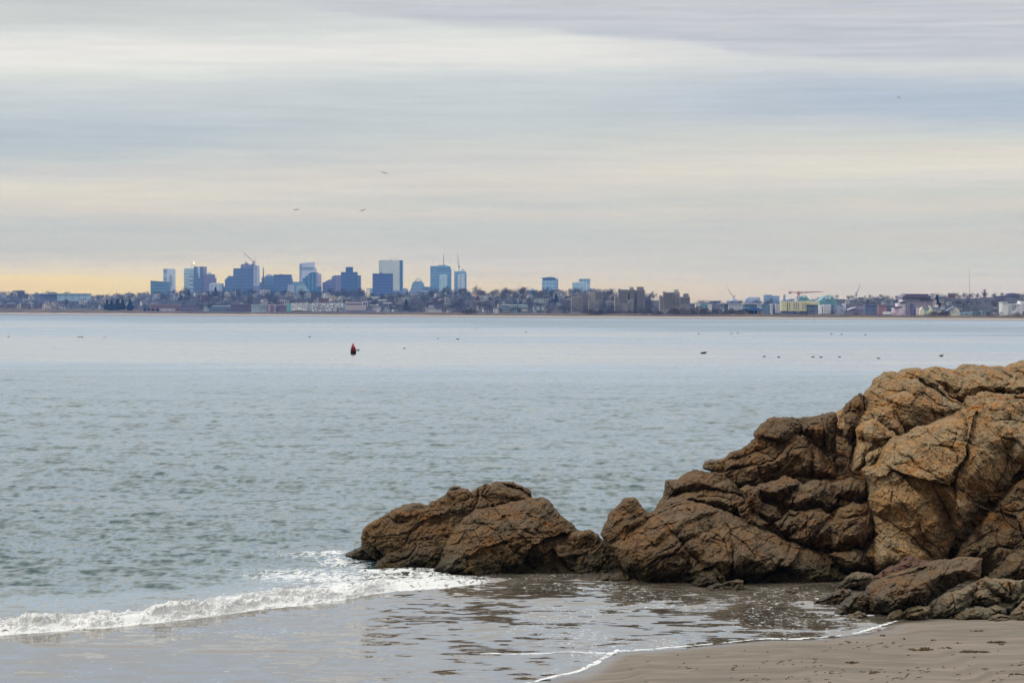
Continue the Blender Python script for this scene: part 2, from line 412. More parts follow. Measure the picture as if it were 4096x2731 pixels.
# a low swell standing up behind the breaker, and small bores running over the sand
def crest(pts, h, w, tail):
    global Zg
    xs, ys = map(np.array, zip(*[W0(a, b) for a, b in pts])); xs = xs.astype(float); ys = ys.astype(float)
    u = (Xg - xs[0]) / (xs[-1] - xs[0])
    end = sstep(0, 0.22, u) * (1 - sstep(0.78, 1, u))
    d = Yg - np.interp(Xg, xs, ys) - 0.10 * noise(Xg * 1.3, Xg * 0, int(pts[0][0]) + 3)
    Zg += h * end * (0.75 + 0.5 * noise(Xg * 1.1, Yg * 0.4, 77)) * sstep(-w, 0, d) * np.where(d > 0, np.exp(-(d / tail) ** 1.0), 1)
crest([(60, 2578), (400, 2583), (760, 2590)], 0.055, 0.35, 1.2)
crest([(640, 2606), (1000, 2604), (1440, 2610)], 0.040, 0.30, 1.0)
crest([(30, 2694), (180, 2698), (300, 2702)], 0.035, 0.25, 0.8)
crest([(1020, 2632), (1160, 2629), (1260, 2631)], 0.02, 0.2, 0.7)
crest([(1780, 2625), (1900, 2626), (2030, 2624)], 0.03, 0.25, 0.8)
crest([(2200, 2618), (2270, 2617), (2340, 2618)], 0.03, 0.25, 0.7)
crest([(700, 2238), (820, 2240), (1000, 2236)], 0.12, 0.8, 1.6)
crest([(-50, 2330), (200, 2322), (520, 2318)], 0.06, 0.9, 1.8)
# foam on the water: lacy sheet behind the front, round the rock's tip, thin lines at the swash edge
Wd = np.interp(Xg, [sfx[1], sfx[2], sfx[5], sfx[7], sfx[9], sfx[11], sfx[13], sfx[15]], [3.0, 3.2, 5.2, 7.5, 9.0, 9.0, 6.0, 2.4])
n = fbm(Xg * 0.55, Yg * 0.35, 71, 3)
foam = np.where(fd > -0.05, 0.92 * (1 - sstep(0.05, 1.0, (fd + 1.2 * n) / Wd)), 0)
foam = np.maximum(foam, 1.05 * sstep(-0.22, -0.10, fd) * (1 - sstep(0.5, 1.0, fd)))
foam *= np.interp(PXg, [1700, 1830, 2020], [1, 0.85, 0])
def patch(cx, cy, rx, ry, v):
    global foam
    q = ((PXg - cx) / rx) ** 2 + ((PYg - cy) / ry) ** 2
    foam = np.maximum(foam, v * np.exp(-q) + 0.25 * n * np.exp(-q))
patch(1060, 2215, 90, 8, 0.45); patch(1260, 2220, 170, 12, 0.45); patch(1380, 2250, 130, 22, 0.60); patch(1250, 2306, 260, 30, 0.75)
patch(1340, 2214, 80, 6, 0.7); patch(1420, 2262, 70, 6, 0.85); patch(1560, 2288, 150, 12, 0.95); patch(1760, 2306, 120, 8, 0.75)
# drifting lace in the shallows
lace = 0.125 * sstep(0.05, 0.55, fbm(Xg * 0.28, Yg * 0.16, 81, 4) + np.interp(PXg, [0, 1500, 2100, 3300], [-0.05, -0.02, 0.16, 0.20]) - np.interp(PYg, [2330, 2450, 2560, 2731], [0.0, 0.0, 0.08, 0.22]))
foam = np.maximum(foam, lace * wash * np.interp(PXg, [0, 1400, 2200], [0.8, 1.0, 1.35]))
edge_w = 0.085 + 0.10 * noise(Xg * 0.7, Xg * 0 + 9, 91) + 0.14 * np.exp(-((PXg - 2430) / 60.0) ** 2)
foam = np.maximum(foam, (0.80 + 0.55 * noise(Xg * 2.2, Xg * 0 + 5, 93)) * (1 - sstep(0.4, 1.0, np.abs(sd_ + 0.12) / np.maximum(edge_w, 0.08))))
def foam_line(pts, w):
    global foam
    xs, ys = map(np.array, zip(*[W0(a, b) for a, b in pts])); xs = xs.astype(float); ys = ys.astype(float)
    u = (Xg - xs[0]) / (xs[-1] - xs[0]); end = sstep(0, 0.15, u) * (1 - sstep(0.95, 1, u))
    d = np.abs(Yg - np.interp(Xg, xs, ys) - 0.08 * noise(Xg * 1.1, Xg * 0, 99))
    foam = np.maximum(foam, 1.2 * end * (1 - sstep(0.4, 1.0, d / (w * (0.7 + 0.5 * noise(Xg * 1.7, Xg * 0, 97))))))
foam_line([(1880, 2620), (2100, 2614), (2300, 2609), (2440, 2611)], 0.13)
foam_line([(3330, 2455), (3420, 2462), (3500, 2460)], 0.25)
foam_line([(3250, 2392), (3320, 2398), (3390, 2396)], 0.2)
me = mesh_np('water', np.stack([Xg, Yg, Zg], -1).reshape(-1, 3), grid_quads(*Xg.shape))
attr(me, 'ripple', rip.ravel()); attr(me, 'tilt', (tilt * behind + 1.15 * tilt_w * wash).ravel()); attr(me, 'foam', foam.ravel()); attr(me, 'shallow', np.clip(shal, 0, 1).ravel())

TILT = 0.125
m, t, b = new_mat('sea_water')
tc = t.n('ShaderNodeTexCoord').outputs['Object']
A = lambda k: t.n('ShaderNodeAttribute', attribute_name=k).outputs['Fac']
rp_, fo_, sh_ = A('ripple'), A('foam'), A('shallow')
def slopes(scale, st, rot=0.0, detail=2):
    x = t.n('ShaderNodeVectorMath', operation='SUBTRACT')
    t.l(t.noise(t.mapping(tc, (scale, scale * st, scale), (0, 0, rot)), 1.0, detail, 0.6, 0.4, True), x.inputs[0]); x.inputs[1].default_value = (.5, .5, .5)
    return x.outputs[0]
def vscale(v, k):
    x = t.n('ShaderNodeVectorMath', operation='SCALE'); t.l(v, x.inputs[0]); t.val(x.inputs[3], k); return x.outputs[0]
def vadd(a, c):
    x = t.n('ShaderNodeVectorMath', operation='ADD'); t.l(a, x.inputs[0]); t.l(c, x.inputs[1]); return x.outputs[0]
s = vadd(vadd(vscale(slopes(1.0, 2.0, 0.1), 0.46), vscale(slopes(4.0, 1.7, -0.15, 3), 0.30)), vscale(slopes(0.22, 2.2, 0.05), 0.20))
s = vscale(s, rp_)
fl = t.n('ShaderNodeVectorMath', operation='MULTIPLY'); t.l(s, fl.inputs[0]); fl.inputs[1].default_value = (1.1, 1.3, 0.0)
tv = t.n('ShaderNodeCombineXYZ'); t.l(t.math('MULTIPLY', A('tilt'), TILT), tv.inputs[1])
tl_ = vscale(tv.outputs[0], rp_)
geo = t.n('ShaderNodeNewGeometry').outputs['Normal']
nn = t.n('ShaderNodeVectorMath', operation='NORMALIZE'); lean = t.n('ShaderNodeCombineXYZ')             # wavelets run ashore: their steeper faces look towards the beach
t.l(t.math('MULTIPLY', t.math('MULTIPLY_ADD', sh_, 0.45, -1.0), t.math('MULTIPLY_ADD', rp_, 0.100, 0.010)), lean.inputs[1])
t.l(vadd(vadd(geo, lean.outputs[0]), vadd(fl.outputs[0], tl_)), nn.inputs[0])
t.l(nn.outputs[0], b.inputs['Normal'])
deep, shallow_c = (0.012, 0.052, 0.064), (0.105, 0.090, 0.070)
t.l(t.mix(sh_, deep, shallow_c), b.inputs['Base Color'])
sy = t.n('ShaderNodeSeparateXYZ'); t.l(tc, sy.inputs[0])
t.l(t.math('MULTIPLY_ADD', t.smooth(sy.outputs[1], 180, 420), 0.06, t.math('MULTIPLY_ADD', rp_, 0.06, 0.03)), b.inputs['Roughness']); b.inputs['IOR'].default_value = 1.333
t.l(t.math('MULTIPLY', t.math('SUBTRACT', 1.0, sh_), t.math('MULTIPLY_ADD', rp_, -0.75, 0.95, True)), b.inputs['Coat Weight']); b.inputs['Coat IOR'].default_value = 1.333; b.inputs['Coat Roughness'].default_value = 0.05; t.l(nn.outputs[0], b.inputs['Coat Normal'])
# foam lace
f1 = t.noise(t.mapping(tc, (2.6, 1.5, 2.6), (0, 0, 0.15)), 1.0, 5, 0.62, 1.2)
f2 = t.noise(t.mapping(tc, (9, 6, 9)), 1.0, 4, 0.65, 0.6)
fn = t.math('ADD', t.math('MULTIPLY', t.math('ABSOLUTE', t.math('SUBTRACT', f1, 0.5)), 6.0), t.math('MULTIPLY_ADD', f2, 1.5, -0.62))
fm = t.smooth(t.math('SUBTRACT', fo_, fn), -0.10, 0.34)
fb = t.n('ShaderNodeBsdfPrincipled'); fb.inputs['Base Color'].default_value = (0.62, 0.65, 0.665, 1); fb.inputs['Roughness'].default_value = 0.7
bp = t.n('ShaderNodeBump'); bp.inputs['Strength'].default_value = 0.6; bp.inputs['Distance'].default_value = 0.05
t.l(f2, bp.inputs['Height']); t.l(bp.outputs[0], fb.inputs['Normal'])
ms = t.n('ShaderNodeMixShader'); t.l(fm, ms.inputs[0]); t.l(b.outputs[0], ms.inputs[1]); t.l(fb.outputs[0], ms.inputs[2])
t.l(ms.outputs[0], t.nt.nodes['Material Output'].inputs['Surface'])
WATER = tag(link('water', me, m), 'grey blue bay water with calm and ruffled lanes', 'water', kind='structure')

# --- churning foam roll at the front of the breaker
ns, nt_ = 1900, 64
su = np.linspace(W0(-260, 2537)[0], W0(1860, 2340)[0], ns)
tt = np.linspace(0, 1, nt_)
S, T = np.meshgrid(su, tt, indexing='ij')
fy = np.interp(S, sfx, sfy) + 0.16 * noise(S * 0.8, S * 0 + 1.7, 31) + 0.07 * noise(S * 2.6, S * 0, 32)
hh = surf_h(S) * np.interp(S, [su[0], su[-1] - 2.6, su[-1] - 0.4, su[-1]], [1, 1, 0.55, 0.0]) * (1.0 + 0.35 * noise(S * 0.9, S * 0, 33))
back = 1.5 + 0.5 * noise(S * 0.5, S * 0, 34)
arc = T * 1.9
b1 = np.abs(noise(S * 1.7, arc * 1.9 + S * 0.3, 35)); b2 = np.abs(noise(S * 4.1 + 3, arc * 4.0, 36)); b3 = np.abs(noise(S * 9.5, arc * 9, 37)); b4 = np.abs(noise(S * 21, arc * 20, 38))
lump = 0.50 * b1 + 0.34 * b2 + 0.22 * b3 + 0.13 * b4
yl = fy - 0.10 + T * back + 0.16 * noise(S * 2.3, arc, 39)
zl = hh * 1.85 * np.sin(np.clip(T * 1.6, 0, 1) * math.pi / 2) * np.where(T > 0.6, 1 - 0.55 * (T - 0.6) / 0.4, 1)
env = np.sin(np.clip(T * 1.1, 0, 1) * math.pi) ** 0.6
k = np.interp(S, [su[-1] - 3, su[-1]], [1, 0.25])
zl = zl * (0.80 + 0.5 * noise(S * 1.3, S * 0 + 4, 40)) + np.maximum(lump - 0.26, -0.08) * 0.30 * env * k - 0.02
yl = yl - np.maximum(lump - 0.26, -0.08) * 0.40 * env * (1 - T) * k
zl = np.where(T > 0.93, zl - (T - 0.93) * 2.2, zl)
me = mesh_np('sea_foam', np.stack([S, yl, zl], -1).reshape(-1, 3), grid_quads(ns, nt_)[:, ::-1])
m, t, b = new_mat('sea_foam')
tc = t.n('ShaderNodeTexCoord').outputs['Object']
f = t.noise(tc, 14, 6, 0.7)
t.l(t.mix(t.ramp(f, [(0.3, 0.0), (0.6, 1.0)]), (0.60, 0.63, 0.65), (0.82, 0.835, 0.84)), b.inputs['Base Color'])
b.inputs['Roughness'].default_value = 0.6; b.inputs['Subsurface Weight'].default_value = 0.0
bp = t.n('ShaderNodeBump'); bp.inputs['Strength'].default_value = 0.8; bp.inputs['Distance'].default_value = 0.04
t.l(t.noise(tc, 24, 5, 0.7), bp.inputs['Height']); t.l(bp.outputs[0], b.inputs['Normal'])
tag(link('sea_foam', me, m), 'white churning foam along the front of the small breaking wave', 'foam', kind='stuff')
# ------------------------------------------------------------------ rocks
CR = {'A': (1340, 1850, 1.78), 'B': (2360, 1400, 1.6), 'C': (3200, 1400, 2.614), 'D': (3200, 1900, 1.887), 'S': (0, 0, 1.0)}
def poly(s):
    """'A 70,640 130,625 C 10,20' -> photo pixels"""
    out = []; k = None
    for w in s.split():
        if w in CR: k = CR[w]
        else:
            a, c = map(float, w.split(',')); out.append((k[0] + a / k[2], k[1] + c / k[2]))
    return np.array(out)
def poly_sd(x, y, pl):
    """distance in pixels to the outline, positive inside"""
    d = np.full(x.shape, 1e9); ins = np.zeros(x.shape, bool); n = len(pl)
    for i in range(n):
        ax, ay = pl[i]; bx, by = pl[(i + 1) % n]
        ex, ey = bx - ax, by - ay; L = ex * ex + ey * ey + 1e-9
        u = np.clip(((x - ax) * ex + (y - ay) * ey) / L, 0, 1)
        d = np.minimum(d, (x - ax - u * ex) ** 2 + (y - ay - u * ey) ** 2)
        c = ((ay > y) != (by > y)) & (x < (bx - ax) * (y - ay) / (by - ay + 1e-12) + ax)
        ins ^= c
    d = np.sqrt(d); return np.where(ins, d, -d)
def line_d(x, y, pl):
    d = np.full(x.shape, 1e9)
    for i in range(len(pl) - 1):
        ax, ay = pl[i]; bx, by = pl[i + 1]; ex, ey = bx - ax, by - ay; L = ex * ex + ey * ey + 1e-9
        u = np.clip(((x - ax) * ex + (y - ay) * ey) / L, 0, 1)
        d = np.minimum(d, (x - ax - u * ex) ** 2 + (y - ay - u * ey) ** 2)
    return np.sqrt(d)

def rock_mat(name, tan, orange, grey, dark, weed=0.45):
    m, t, b = new_mat(name)
    tc = t.n('ShaderNodeTexCoord').outputs['Object']
    a = t.noise(tc, 0.9, 6, 0.6, 0.6); c = t.noise(t.mapping(tc, (1, 1, 1), (0, 0, 0), (7, 3, 5)), 1.7, 6, 0.62, 0.8)
    f = t.noise(tc, 9, 5, 0.7); sp = t.noise(tc, 45, 3, 0.8)
    col = t.mix(t.ramp(a, [(0.36, 0.0), (0.60, 1.0)]), tan, grey)
    col = t.mix(t.ramp(c, [(0.50, 0.0), (0.66, 0.95)]), col, orange)
    col = t.mix(t.ramp(t.noise(t.mapping(tc, (1, 1, 1), (0, 0, 0), (1, 9, 2)), 2.6, 6, 0.66, 0.5), [(0.52, 0.0), (0.70, 0.85)]), col, dark)
    col = t.mix(1.0, col, t.ramp(f, [(0.30, 0.42), (0.70, 1.55)]), 'MULTIPLY')
    col = t.mix(1.0, col, t.ramp(sp, [(0.30, 0.42), (0.70, 1.60)]), 'MULTIPLY')
    vn = t.noise(t.mapping(tc, (1, 1, 3.2), (0, .6, 0)), 1.3, 6, 0.7, 1.0)
    col = t.mix(t.ramp(vn, [(0.52, 0.0), (0.66, 0.7)]), col, [q * 1.5 for q in grey])
    sz = t.n('ShaderNodeSeparateXYZ'); t.l(tc, sz.inputs[0])
    tide = t.math('SUBTRACT', 1.0, t.smooth(t.math('ADD', sz.outputs[2], t.math('MULTIPLY_ADD', a, 1.0, -0.5)), weed * 0.55 - 0.12, weed * 0.55 + 0.38))
    col = t.mix(t.math('MULTIPLY', tide, 0.85), col, t.mix(t.ramp(c, [(0.4, 0.0), (0.6, 1.0)]), (0.020, 0.020, 0.011), (0.050, 0.037, 0.016)))
    t.l(col, b.inputs['Base Color'])
    t.l(t.math('MULTIPLY_ADD', tide, -0.38, 0.85), b.inputs['Roughness']); b.inputs['Specular IOR Level'].default_value = 0.14
    bp = t.n('ShaderNodeBump'); bp.inputs['Strength'].default_value = 0.9; bp.inputs['Distance'].default_value = 0.035
    t.l(t.math('ADD', t.math('MULTIPLY', f, 1.0), t.math('MULTIPLY', t.noise(tc, 28, 4, 0.75), 0.5)), bp.inputs['Height'])
    t.l(bp.outputs[0], b.inputs['Normal'])
    return m
RM = {
    'tan': rock_mat('tan_granite', (0.251, 0.144, 0.059), (0.283, 0.129, 0.036), (0.196, 0.152, 0.093), (0.096, 0.062, 0.031)),
    'brown': rock_mat('brown_rock', (0.122, 0.072, 0.032), (0.149, 0.070, 0.021), (0.092, 0.068, 0.043), (0.045, 0.029, 0.016), 0.55),
    'grey': rock_mat('grey_rock', (0.168, 0.125, 0.077), (0.186, 0.105, 0.040), (0.141, 0.126, 0.091), (0.075, 0.057, 0.034), 0.30),
    'red': rock_mat('reddish_rock', (0.123, 0.067, 0.046), (0.141, 0.069, 0.036), (0.097, 0.059, 0.044), (0.060, 0.033, 0.025), 0.25),
    'pale': rock_mat('pale_rock', (0.224, 0.157, 0.079), (0.216, 0.125, 0.049), (0.186, 0.150, 0.091), (0.112, 0.076, 0.042), 0.15),
}
def rock(name, label, lobes, mat, seed, cracks='', ori=0.5, cell=0.85, amp=1.0, step=2.8, rough=7.0, cat='rock', back=0.9, group=None, blend=0.14):
    """lobes: (outline, d, lean, bulge, rounding): masses that together make one rock"""
    L = [(poly(l[0]), *l[1:]) for l in lobes]
    allp = np.concatenate([l[0] for l in L])
    x0, y0 = allp.min(0) - 12; x1, y1 = allp.max(0) + 12
    gx, gy = np.meshgrid(np.arange(x0, x1, step), np.arange(y0, y1, step))
    wx = gx + rough * fbm(gx / 60, gy / 60, seed, 4, 0.6); wy = gy + rough * fbm(gx / 60, gy / 60, seed + 50, 4, 0.6)
    best = np.full(gx.shape, 1e9); ut = np.full(gx.shape, -1e9); yb = np.full(gx.shape, -1e9)
    sl_ = slope(gy)
    for (pl, d, lean, bulge, R) in L:
        tpx = poly_sd(wx, wy, pl)
        yr = (d - lean * 0 + lean * CAMZ) / (1 - lean * sl_)        # reference plane leaning back: y = d + lean*z
        tm = np.clip(tpx, 0, None) * d / F
        R = R * 0.8; tq = np.clip(tm / R, 0, 1)
        h = bulge * (0.55 * np.sqrt(np.clip(1 - (1 - tq) ** 2, 0, 1)) + 0.45 * np.minimum(tq, 0.35 + 0.65 * tq)) + bulge * 0.22 * np.clip((tm - R) / R, 0, 2)
        yl = np.where(tpx > 0, yr - h, 1e9)
        kk = np.clip(blend - np.abs(best - yl), 0, blend) / blend
        best = np.minimum(best, yl) - kk * kk * blend * 0.25; yb = np.maximum(yb, np.where(tpx > 0, yr, -1e9)); ut = np.maximum(ut, tpx)
    ins = ut > 0
    bs = np.where(ins, best, 70.0)
    X, _, Zp = P(gx, gy, bs)
    # broken blocks, ledges along the layering, cracks, grain
    ca, sa = math.cos(ori), math.sin(ori)
    qx = X + 0.13 * fbm(X * 1.1, Zp * 1.1, seed + 2, 2) + 0.03 * noise(X * 6, Zp * 6, seed + 6); qz = Zp + 0.13 * fbm(X * 1.1, Zp * 1.1, seed + 3, 2) + 0.03 * noise(X * 6, Zp * 6, seed + 7)
    u = qx * ca + qz * sa; v = -qx * sa + qz * ca
    det = np.zeros(gx.shape)
    wide = sstep(0, 75, ut)
    for c, am, st, s2 in ((cell * 3.2, 0.46, 1.5, 10), (cell * 1.6, 0.34, 1.7, 11), (cell * 0.7, 0.105, 2.0, 12), (cell * 0.32, 0.050, 1.6, 13), (cell * 0.14, 0.022, 1.5, 14)):
        f1, f2, cxi, cyi, dx, dy = worley(u / (c * st), v / c, seed + s2)
        o = _h(cxi, cyi, seed + s2 + 1) - 0.5; g1 = _h(cxi, cyi, seed + s2 + 2) - 0.5; g2 = _h(cxi, cyi, seed + s2 + 3) - 0.5
        det += am * (o * 0.75 + g1 * dx * 1.9 + g2 * dy * 2.3) * (wide if am > 0.2 else 1.0)
        w = sstep(-0.15, 0.45, noise(X * 0.9 / c, Zp * 0.9 / c, seed + s2 + 4))
        det -= am * 0.55 * w * np.exp(-((f2 - f1) / 0.04) ** 2)
    for c, ar, am, s2 in ((cell * 0.75, 2.2, 0.075, 41), (cell * 0.26, 1.9, 0.034, 42)):          # blocks between joints
        jv = v / c + 0.35 * noise(u * 0.5 / c, v * 0.5 / c, seed + s2); iv = np.floor(jv)
        ju = u / (c * ar) + _h(iv, iv * 0, seed + s2 + 1) * 7 + 0.3 * noise(u * 0.4 / c, v * 0.6 / c, seed + s2 + 2); iu = np.floor(ju)
        o = _h(iu, iv, seed + s2 + 3) - .5; g1 = _h(iu, iv, seed + s2 + 4) - .5; g2 = _h(iu, iv, seed + s2 + 5) - .5
        fu = ju - iu - .5; fv = jv - iv - .5
        det += am * (o + 1.3 * g1 * fu + 1.6 * (g2 - .15) * fv)
        e_ = np.minimum((0.5 - np.abs(fv)) * c, (0.5 - np.abs(fu)) * c * ar); w = sstep(-.1, .4, noise(X * .7 / c, Zp * .7 / c, seed + s2 + 6))
        det -= am * 0.9 * w * np.exp(-(e_ / (0.035 * c + 0.008)) ** 2)
    lay = fbm(u * 1.1, v * 5.5, seed + 21, 4, 0.55)
    det += 0.034 * lay + 0.045 * fbm(X * 2.2, Zp * 2.2, seed + 22, 5, 0.6) + 0.060 * np.abs(fbm(u * 2.4, v * 4.4, seed + 23, 4, 0.6))
    det += 0.046 * np.abs(fbm(X * 9, Zp * 9, seed + 24, 3, 0.7))
    if cracks:
        for c in cracks.split(';'):
            pl = poly(c); dd = line_d(gx + 5 * noise(gx / 45, gy / 45, seed + 31), gy + 5 * noise(gx / 45, gy / 45, seed + 32), pl)
            wv = 1.2 + 2.6 * np.clip(noise(gx / 50, gy / 50, seed + 33) + .45, 0, 1)
            det -= 0.10 * np.exp(-(dd / wv) ** 2) + 0.05 * np.exp(-(dd / 14.0) ** 2)
    tap = sstep(0, 13, ut)
    front = bs - 1.2 * amp * det * tap
    front = np.where(ins, np.minimum(front, np.where(ins, yb, 70) + 0.5), 70)
    idx = -np.ones(gx.shape, int); cnt = ins.sum(); idx[ins] = np.arange(cnt)
    fx, fyv, fz = P(gx[ins], gy[ins], front[ins])
    tm = ut[ins] * 70 / F
    bx, _, bz = P(gx[ins], gy[ins], yb[ins])
    by = np.maximum(yb[ins] + back * np.sqrt(np.clip(1 - (1 - np.clip(tm / 1.0, 0, 1)) ** 2, 0, 1)), fyv + 0.02)
    q = np.stack([idx[:-1, :-1], idx[1:, :-1], idx[1:, 1:], idx[:-1, 1:]], -1).reshape(-1, 4)
    q = q[(q >= 0).all(1)]
    # boundary loop: edges used by one quad only
    e = np.concatenate([q[:, [0, 1]], q[:, [1, 2]], q[:, [2, 3]], q[:, [3, 0]]])
    key = e.min(1) * (cnt + 1) + e.max(1)
    _, inv, c_ = np.unique(key, return_inverse=True, return_counts=True)
    be = e[c_[inv] == 1]
    side = np.stack([be[:, 1], be[:, 0], be[:, 0] + cnt, be[:, 1] + cnt], -1)
    V = np.concatenate([np.stack([fx, fyv, fz], -1), np.stack([bx, by, bz], -1)])
    Q = np.concatenate([q, q[:, ::-1] + cnt, side])
    used = np.zeros(len(V), bool); used[Q.ravel()] = True
    re = np.cumsum(used) - 1
    me = mesh_np(name, V[used], re[Q], False)
    me.validate()
    return tag(link(name, me, RM[mat]), label, cat, group)

G = 'rocks at the edge of the beach'
rock('rock_outcrop', 'low brown rock outcrop standing alone in the wash beside the breaking wave', [
    ('A 178,540 190,490 215,460 270,420 310,390 350,360 430,325 490,297 560,292 650,300 720,360 800,480 760,620 640,720 500,730 330,700 200,640', 75.0, .6, .9, .9),
    ('A 650,340 660,300 690,280 760,240 790,195 830,168 880,165 940,180 965,210 975,260 1000,310 960,380 860,400 740,400 655,375', 74.7, .5, .6, .5),
    ('A 1055,225 1100,155 1130,135 1190,130 1270,140 1330,165 1400,200 1415,245 1400,300 1250,320 1140,320 1090,260', 74.5, .5, .75, .5),
    ('A 955,205 1020,165 1060,155 1110,155 1080,230 1130,300 1090,350 980,350 960,290', 74.7, .5, .5, .35),
    ('A 820,520 920,390 1000,335 1130,312 1240,275 1330,258 1415,245 1480,248 1520,258 1560,310 1640,400 1720,470 1790,520 1850,640 1800,800 1700,860 1420,870 1240,865 1000,840 800,800 740,740 780,600', 73.1, .9, 1.2, 1.0),
    ('A 280,740 300,690 370,650 480,600 590,550 700,590 790,680 850,770 820,810 640,805 450,805 300,785', 74.2, .7, .85, .7),
    ('A 700,760 760,690 860,650 960,660 1040,740 1080,830 900,840 780,810', 72.9, .6, .8, .5),
    ('A 1560,540 1660,505 1760,490 1800,485 1840,485 1880,510 1900,550 1960,620 2060,720 2130,780 2160,840 1900,860 1700,860 1680,700', 73.1, .6, .8, .6),
    ('A 1690,845 1760,815 1900,795 2050,785 2190,795 2205,850 2150,885 1950,890 1750,880', 71.2, .3, .5, .25),
    ('A 60,645 130,622 200,597 300,610 345,660 330,700 200,700 130,685 70,670', 76.6, .3, .5, .35),
    ('A 230,560 330,420 480,330 700,330 1000,250 1400,260 1560,340 1760,520 1850,700 1600,800 900,780 400,700', 74.3, .7, .6, .6),
    ('A 1840,540 1900,540 2000,620 2160,750 2270,850 2100,880 1900,800', 73.6, .4, .25, .3),
], 'brown', 101, 'A 1170,520 1280,640 1330,600 1400,560;A 1300,640 1360,700 1420,760;A 500,570 540,490 620,445;A 930,440 1050,430 1130,440;A 1210,480 1330,470 1430,520;A 880,780 950,740 930,680;A 380,380 450,430 520,420',
    ori=0.35, cell=0.8, back=1.6, blend=0.75)

rock('bedrock_dome', 'broad tan bedrock dome at the top of the headland against the bay', [
    ('C 690,490 720,430 760,360 830,280 900,235 970,215 1040,235 1140,205 1250,190 1330,230 1420,330 1560,470 1700,570 1720,640 1600,720 1420,830 1200,960 1010,960 870,800 760,720 700,600', 75.0, .9, 1.3, 1.0),
    ('C 1230,250 1300,200 1370,170 1450,172 1540,190 1640,205 1800,195 2000,205 2360,235 2600,260 2640,520 2360,560 2050,540 1800,600 1700,640 1480,480 1300,380', 76.6, 1.0, 1.4, 1.1),
    ('C 1620,230 1680,185 1720,160 1770,142 1850,150 1950,155 2050,162 2180,170 2240,130 2342,110 2500,100 2640,120 2640,330 2200,300 1800,300', 78.0, .8, 1.0, .5),
    ('C 1690,580 1740,490 1850,450 2010,440 2100,460 2340,455 2600,470 2600,700 1900,700 1700,680', 75.0, .9, 0.9, .6),
    ('C 740,640 780,600 900,580 980,600 1000,700 1080,800 1100,900 1030,940 900,820 800,730', 74.4, .8, .7, .45),
    ('C 2430,170 2600,130 2900,260 3200,560 3500,1000 3800,1600 3900,2300 3000,2600 2430,2500', 73.6, .7, 1.3, 1.2),
    ('B 420,1080 600,960 760,840 1000,760 C 0,800 200,720 500,600 700,540 1300,600 2300,560 2600,600 2600,1600 D 1800,500 1700,700 1100,660 400,700 B 1400,1350 900,1300 500,1250', 75.2, .75, .3, 1.0),
], 'tan', 211, 'C 1370,550 1400,640 1410,780;C 1380,650 1450,660 1500,690;C 1200,470 1290,440 1420,560 1560,600 1690,620;C 820,380 900,430 1100,430;C 1600,500 1700,540 1730,590;C 1100,850 1050,740 1010,660;C 1900,410 2080,450 2190,350;C 1250,330 1400,390 1560,520',
    ori=-0.5, cell=1.0, back=3.0)

rock('boulder', 'upright brown block just beside the black vertical cleft in the headland', [
    ('B 1050,575 1060,520 1080,480 1150,435 1220,425 1340,430 C 0,705 60,700 150,700 220,680 300,660 378,655 392,720 388,900 386,1150 388,1340 330,1250 250,1060 100,920 0,900 B 1250,700 1100,660', 74.2, .5, .75, .45),
    ('C 40,760 150,715 290,690 360,760 370,930 330,1000 180,920 80,860', 73.9, .5, .7, .4),
], 'brown', 223, 'C 60,860 120,770 220,760;C 230,720 260,850 250,1000', ori=1.3, cell=0.6, cat='boulder', back=1.3)
rock('boulder', 'narrow upright column of rock between the two dark clefts', [
    ('C 462,660 470,605 482,565 525,520 565,477 620,460 690,480 730,545 700,640 640,720 600,830 590,960 560,1090 512,1200 468,1300 478,1100 494,960 504,760 496,690', 73.4, .6, .75, .4),
    ('C 470,700 540,650 600,670 620,740 600,860 540,960 460,930', 73.0, .6, .5, .3),
], 'brown', 231, 'C 440,950 500,960 570,1000;C 480,620 560,600 640,640', ori=1.4, cell=0.5, cat='boulder', back=1.2)
rock('boulder', 'long brown slab boulder with a pointed lower end overhanging a gap', [
    ('B 718,750 735,715 800,702 870,690 900,660 960,630 1020,600 1050,572 1120,556 1200,545 1310,525 1400,570 C 60,880 130,960 230,1030 300,1120 385,1260 380,1350 200,1355 60,1335 0,1350 B 1420,835 1300,815 1180,840 1050,880 970,892 850,815 770,775', 72.9, .95, 1.1, .75),
    ('B 1150,640 1250,560 1330,530 1420,600 1500,700 1500,800 1380,790 1250,760', 72.6, .95, .9, .6),
], 'brown', 241, 'B 880,700 960,690 1080,640 1190,600;B 1060,640 1180,690 1210,760;B 900,760 1020,740 1120,700;B 1250,700 1290,630 1400,620', ori=0.45, cell=0.75, cat='boulder', back=1.5)
rock('boulder', 'smooth rusty boulder tucked between the cleft and the big tan face', [
    ('C 590,830 610,790 660,735 730,720 800,730 870,780 960,850 1025,905 990,960 900,1040 820,1080 740,1120 700,1250 620,1270 560,1270 550,1150 600,960', 72.3, .65, 1.0, .6),
    ('C 690,1120 740,1060 840,1030 880,1080 800,1150 760,1230 690,1230', 71.6, .6, .5, .25),
], 'tan', 251, 'C 720,1050 800,960 920,930;C 650,900 700,1000 660,1120', ori=0.8, cell=0.9, amp=0.7, cat='boulder', back=1.3)
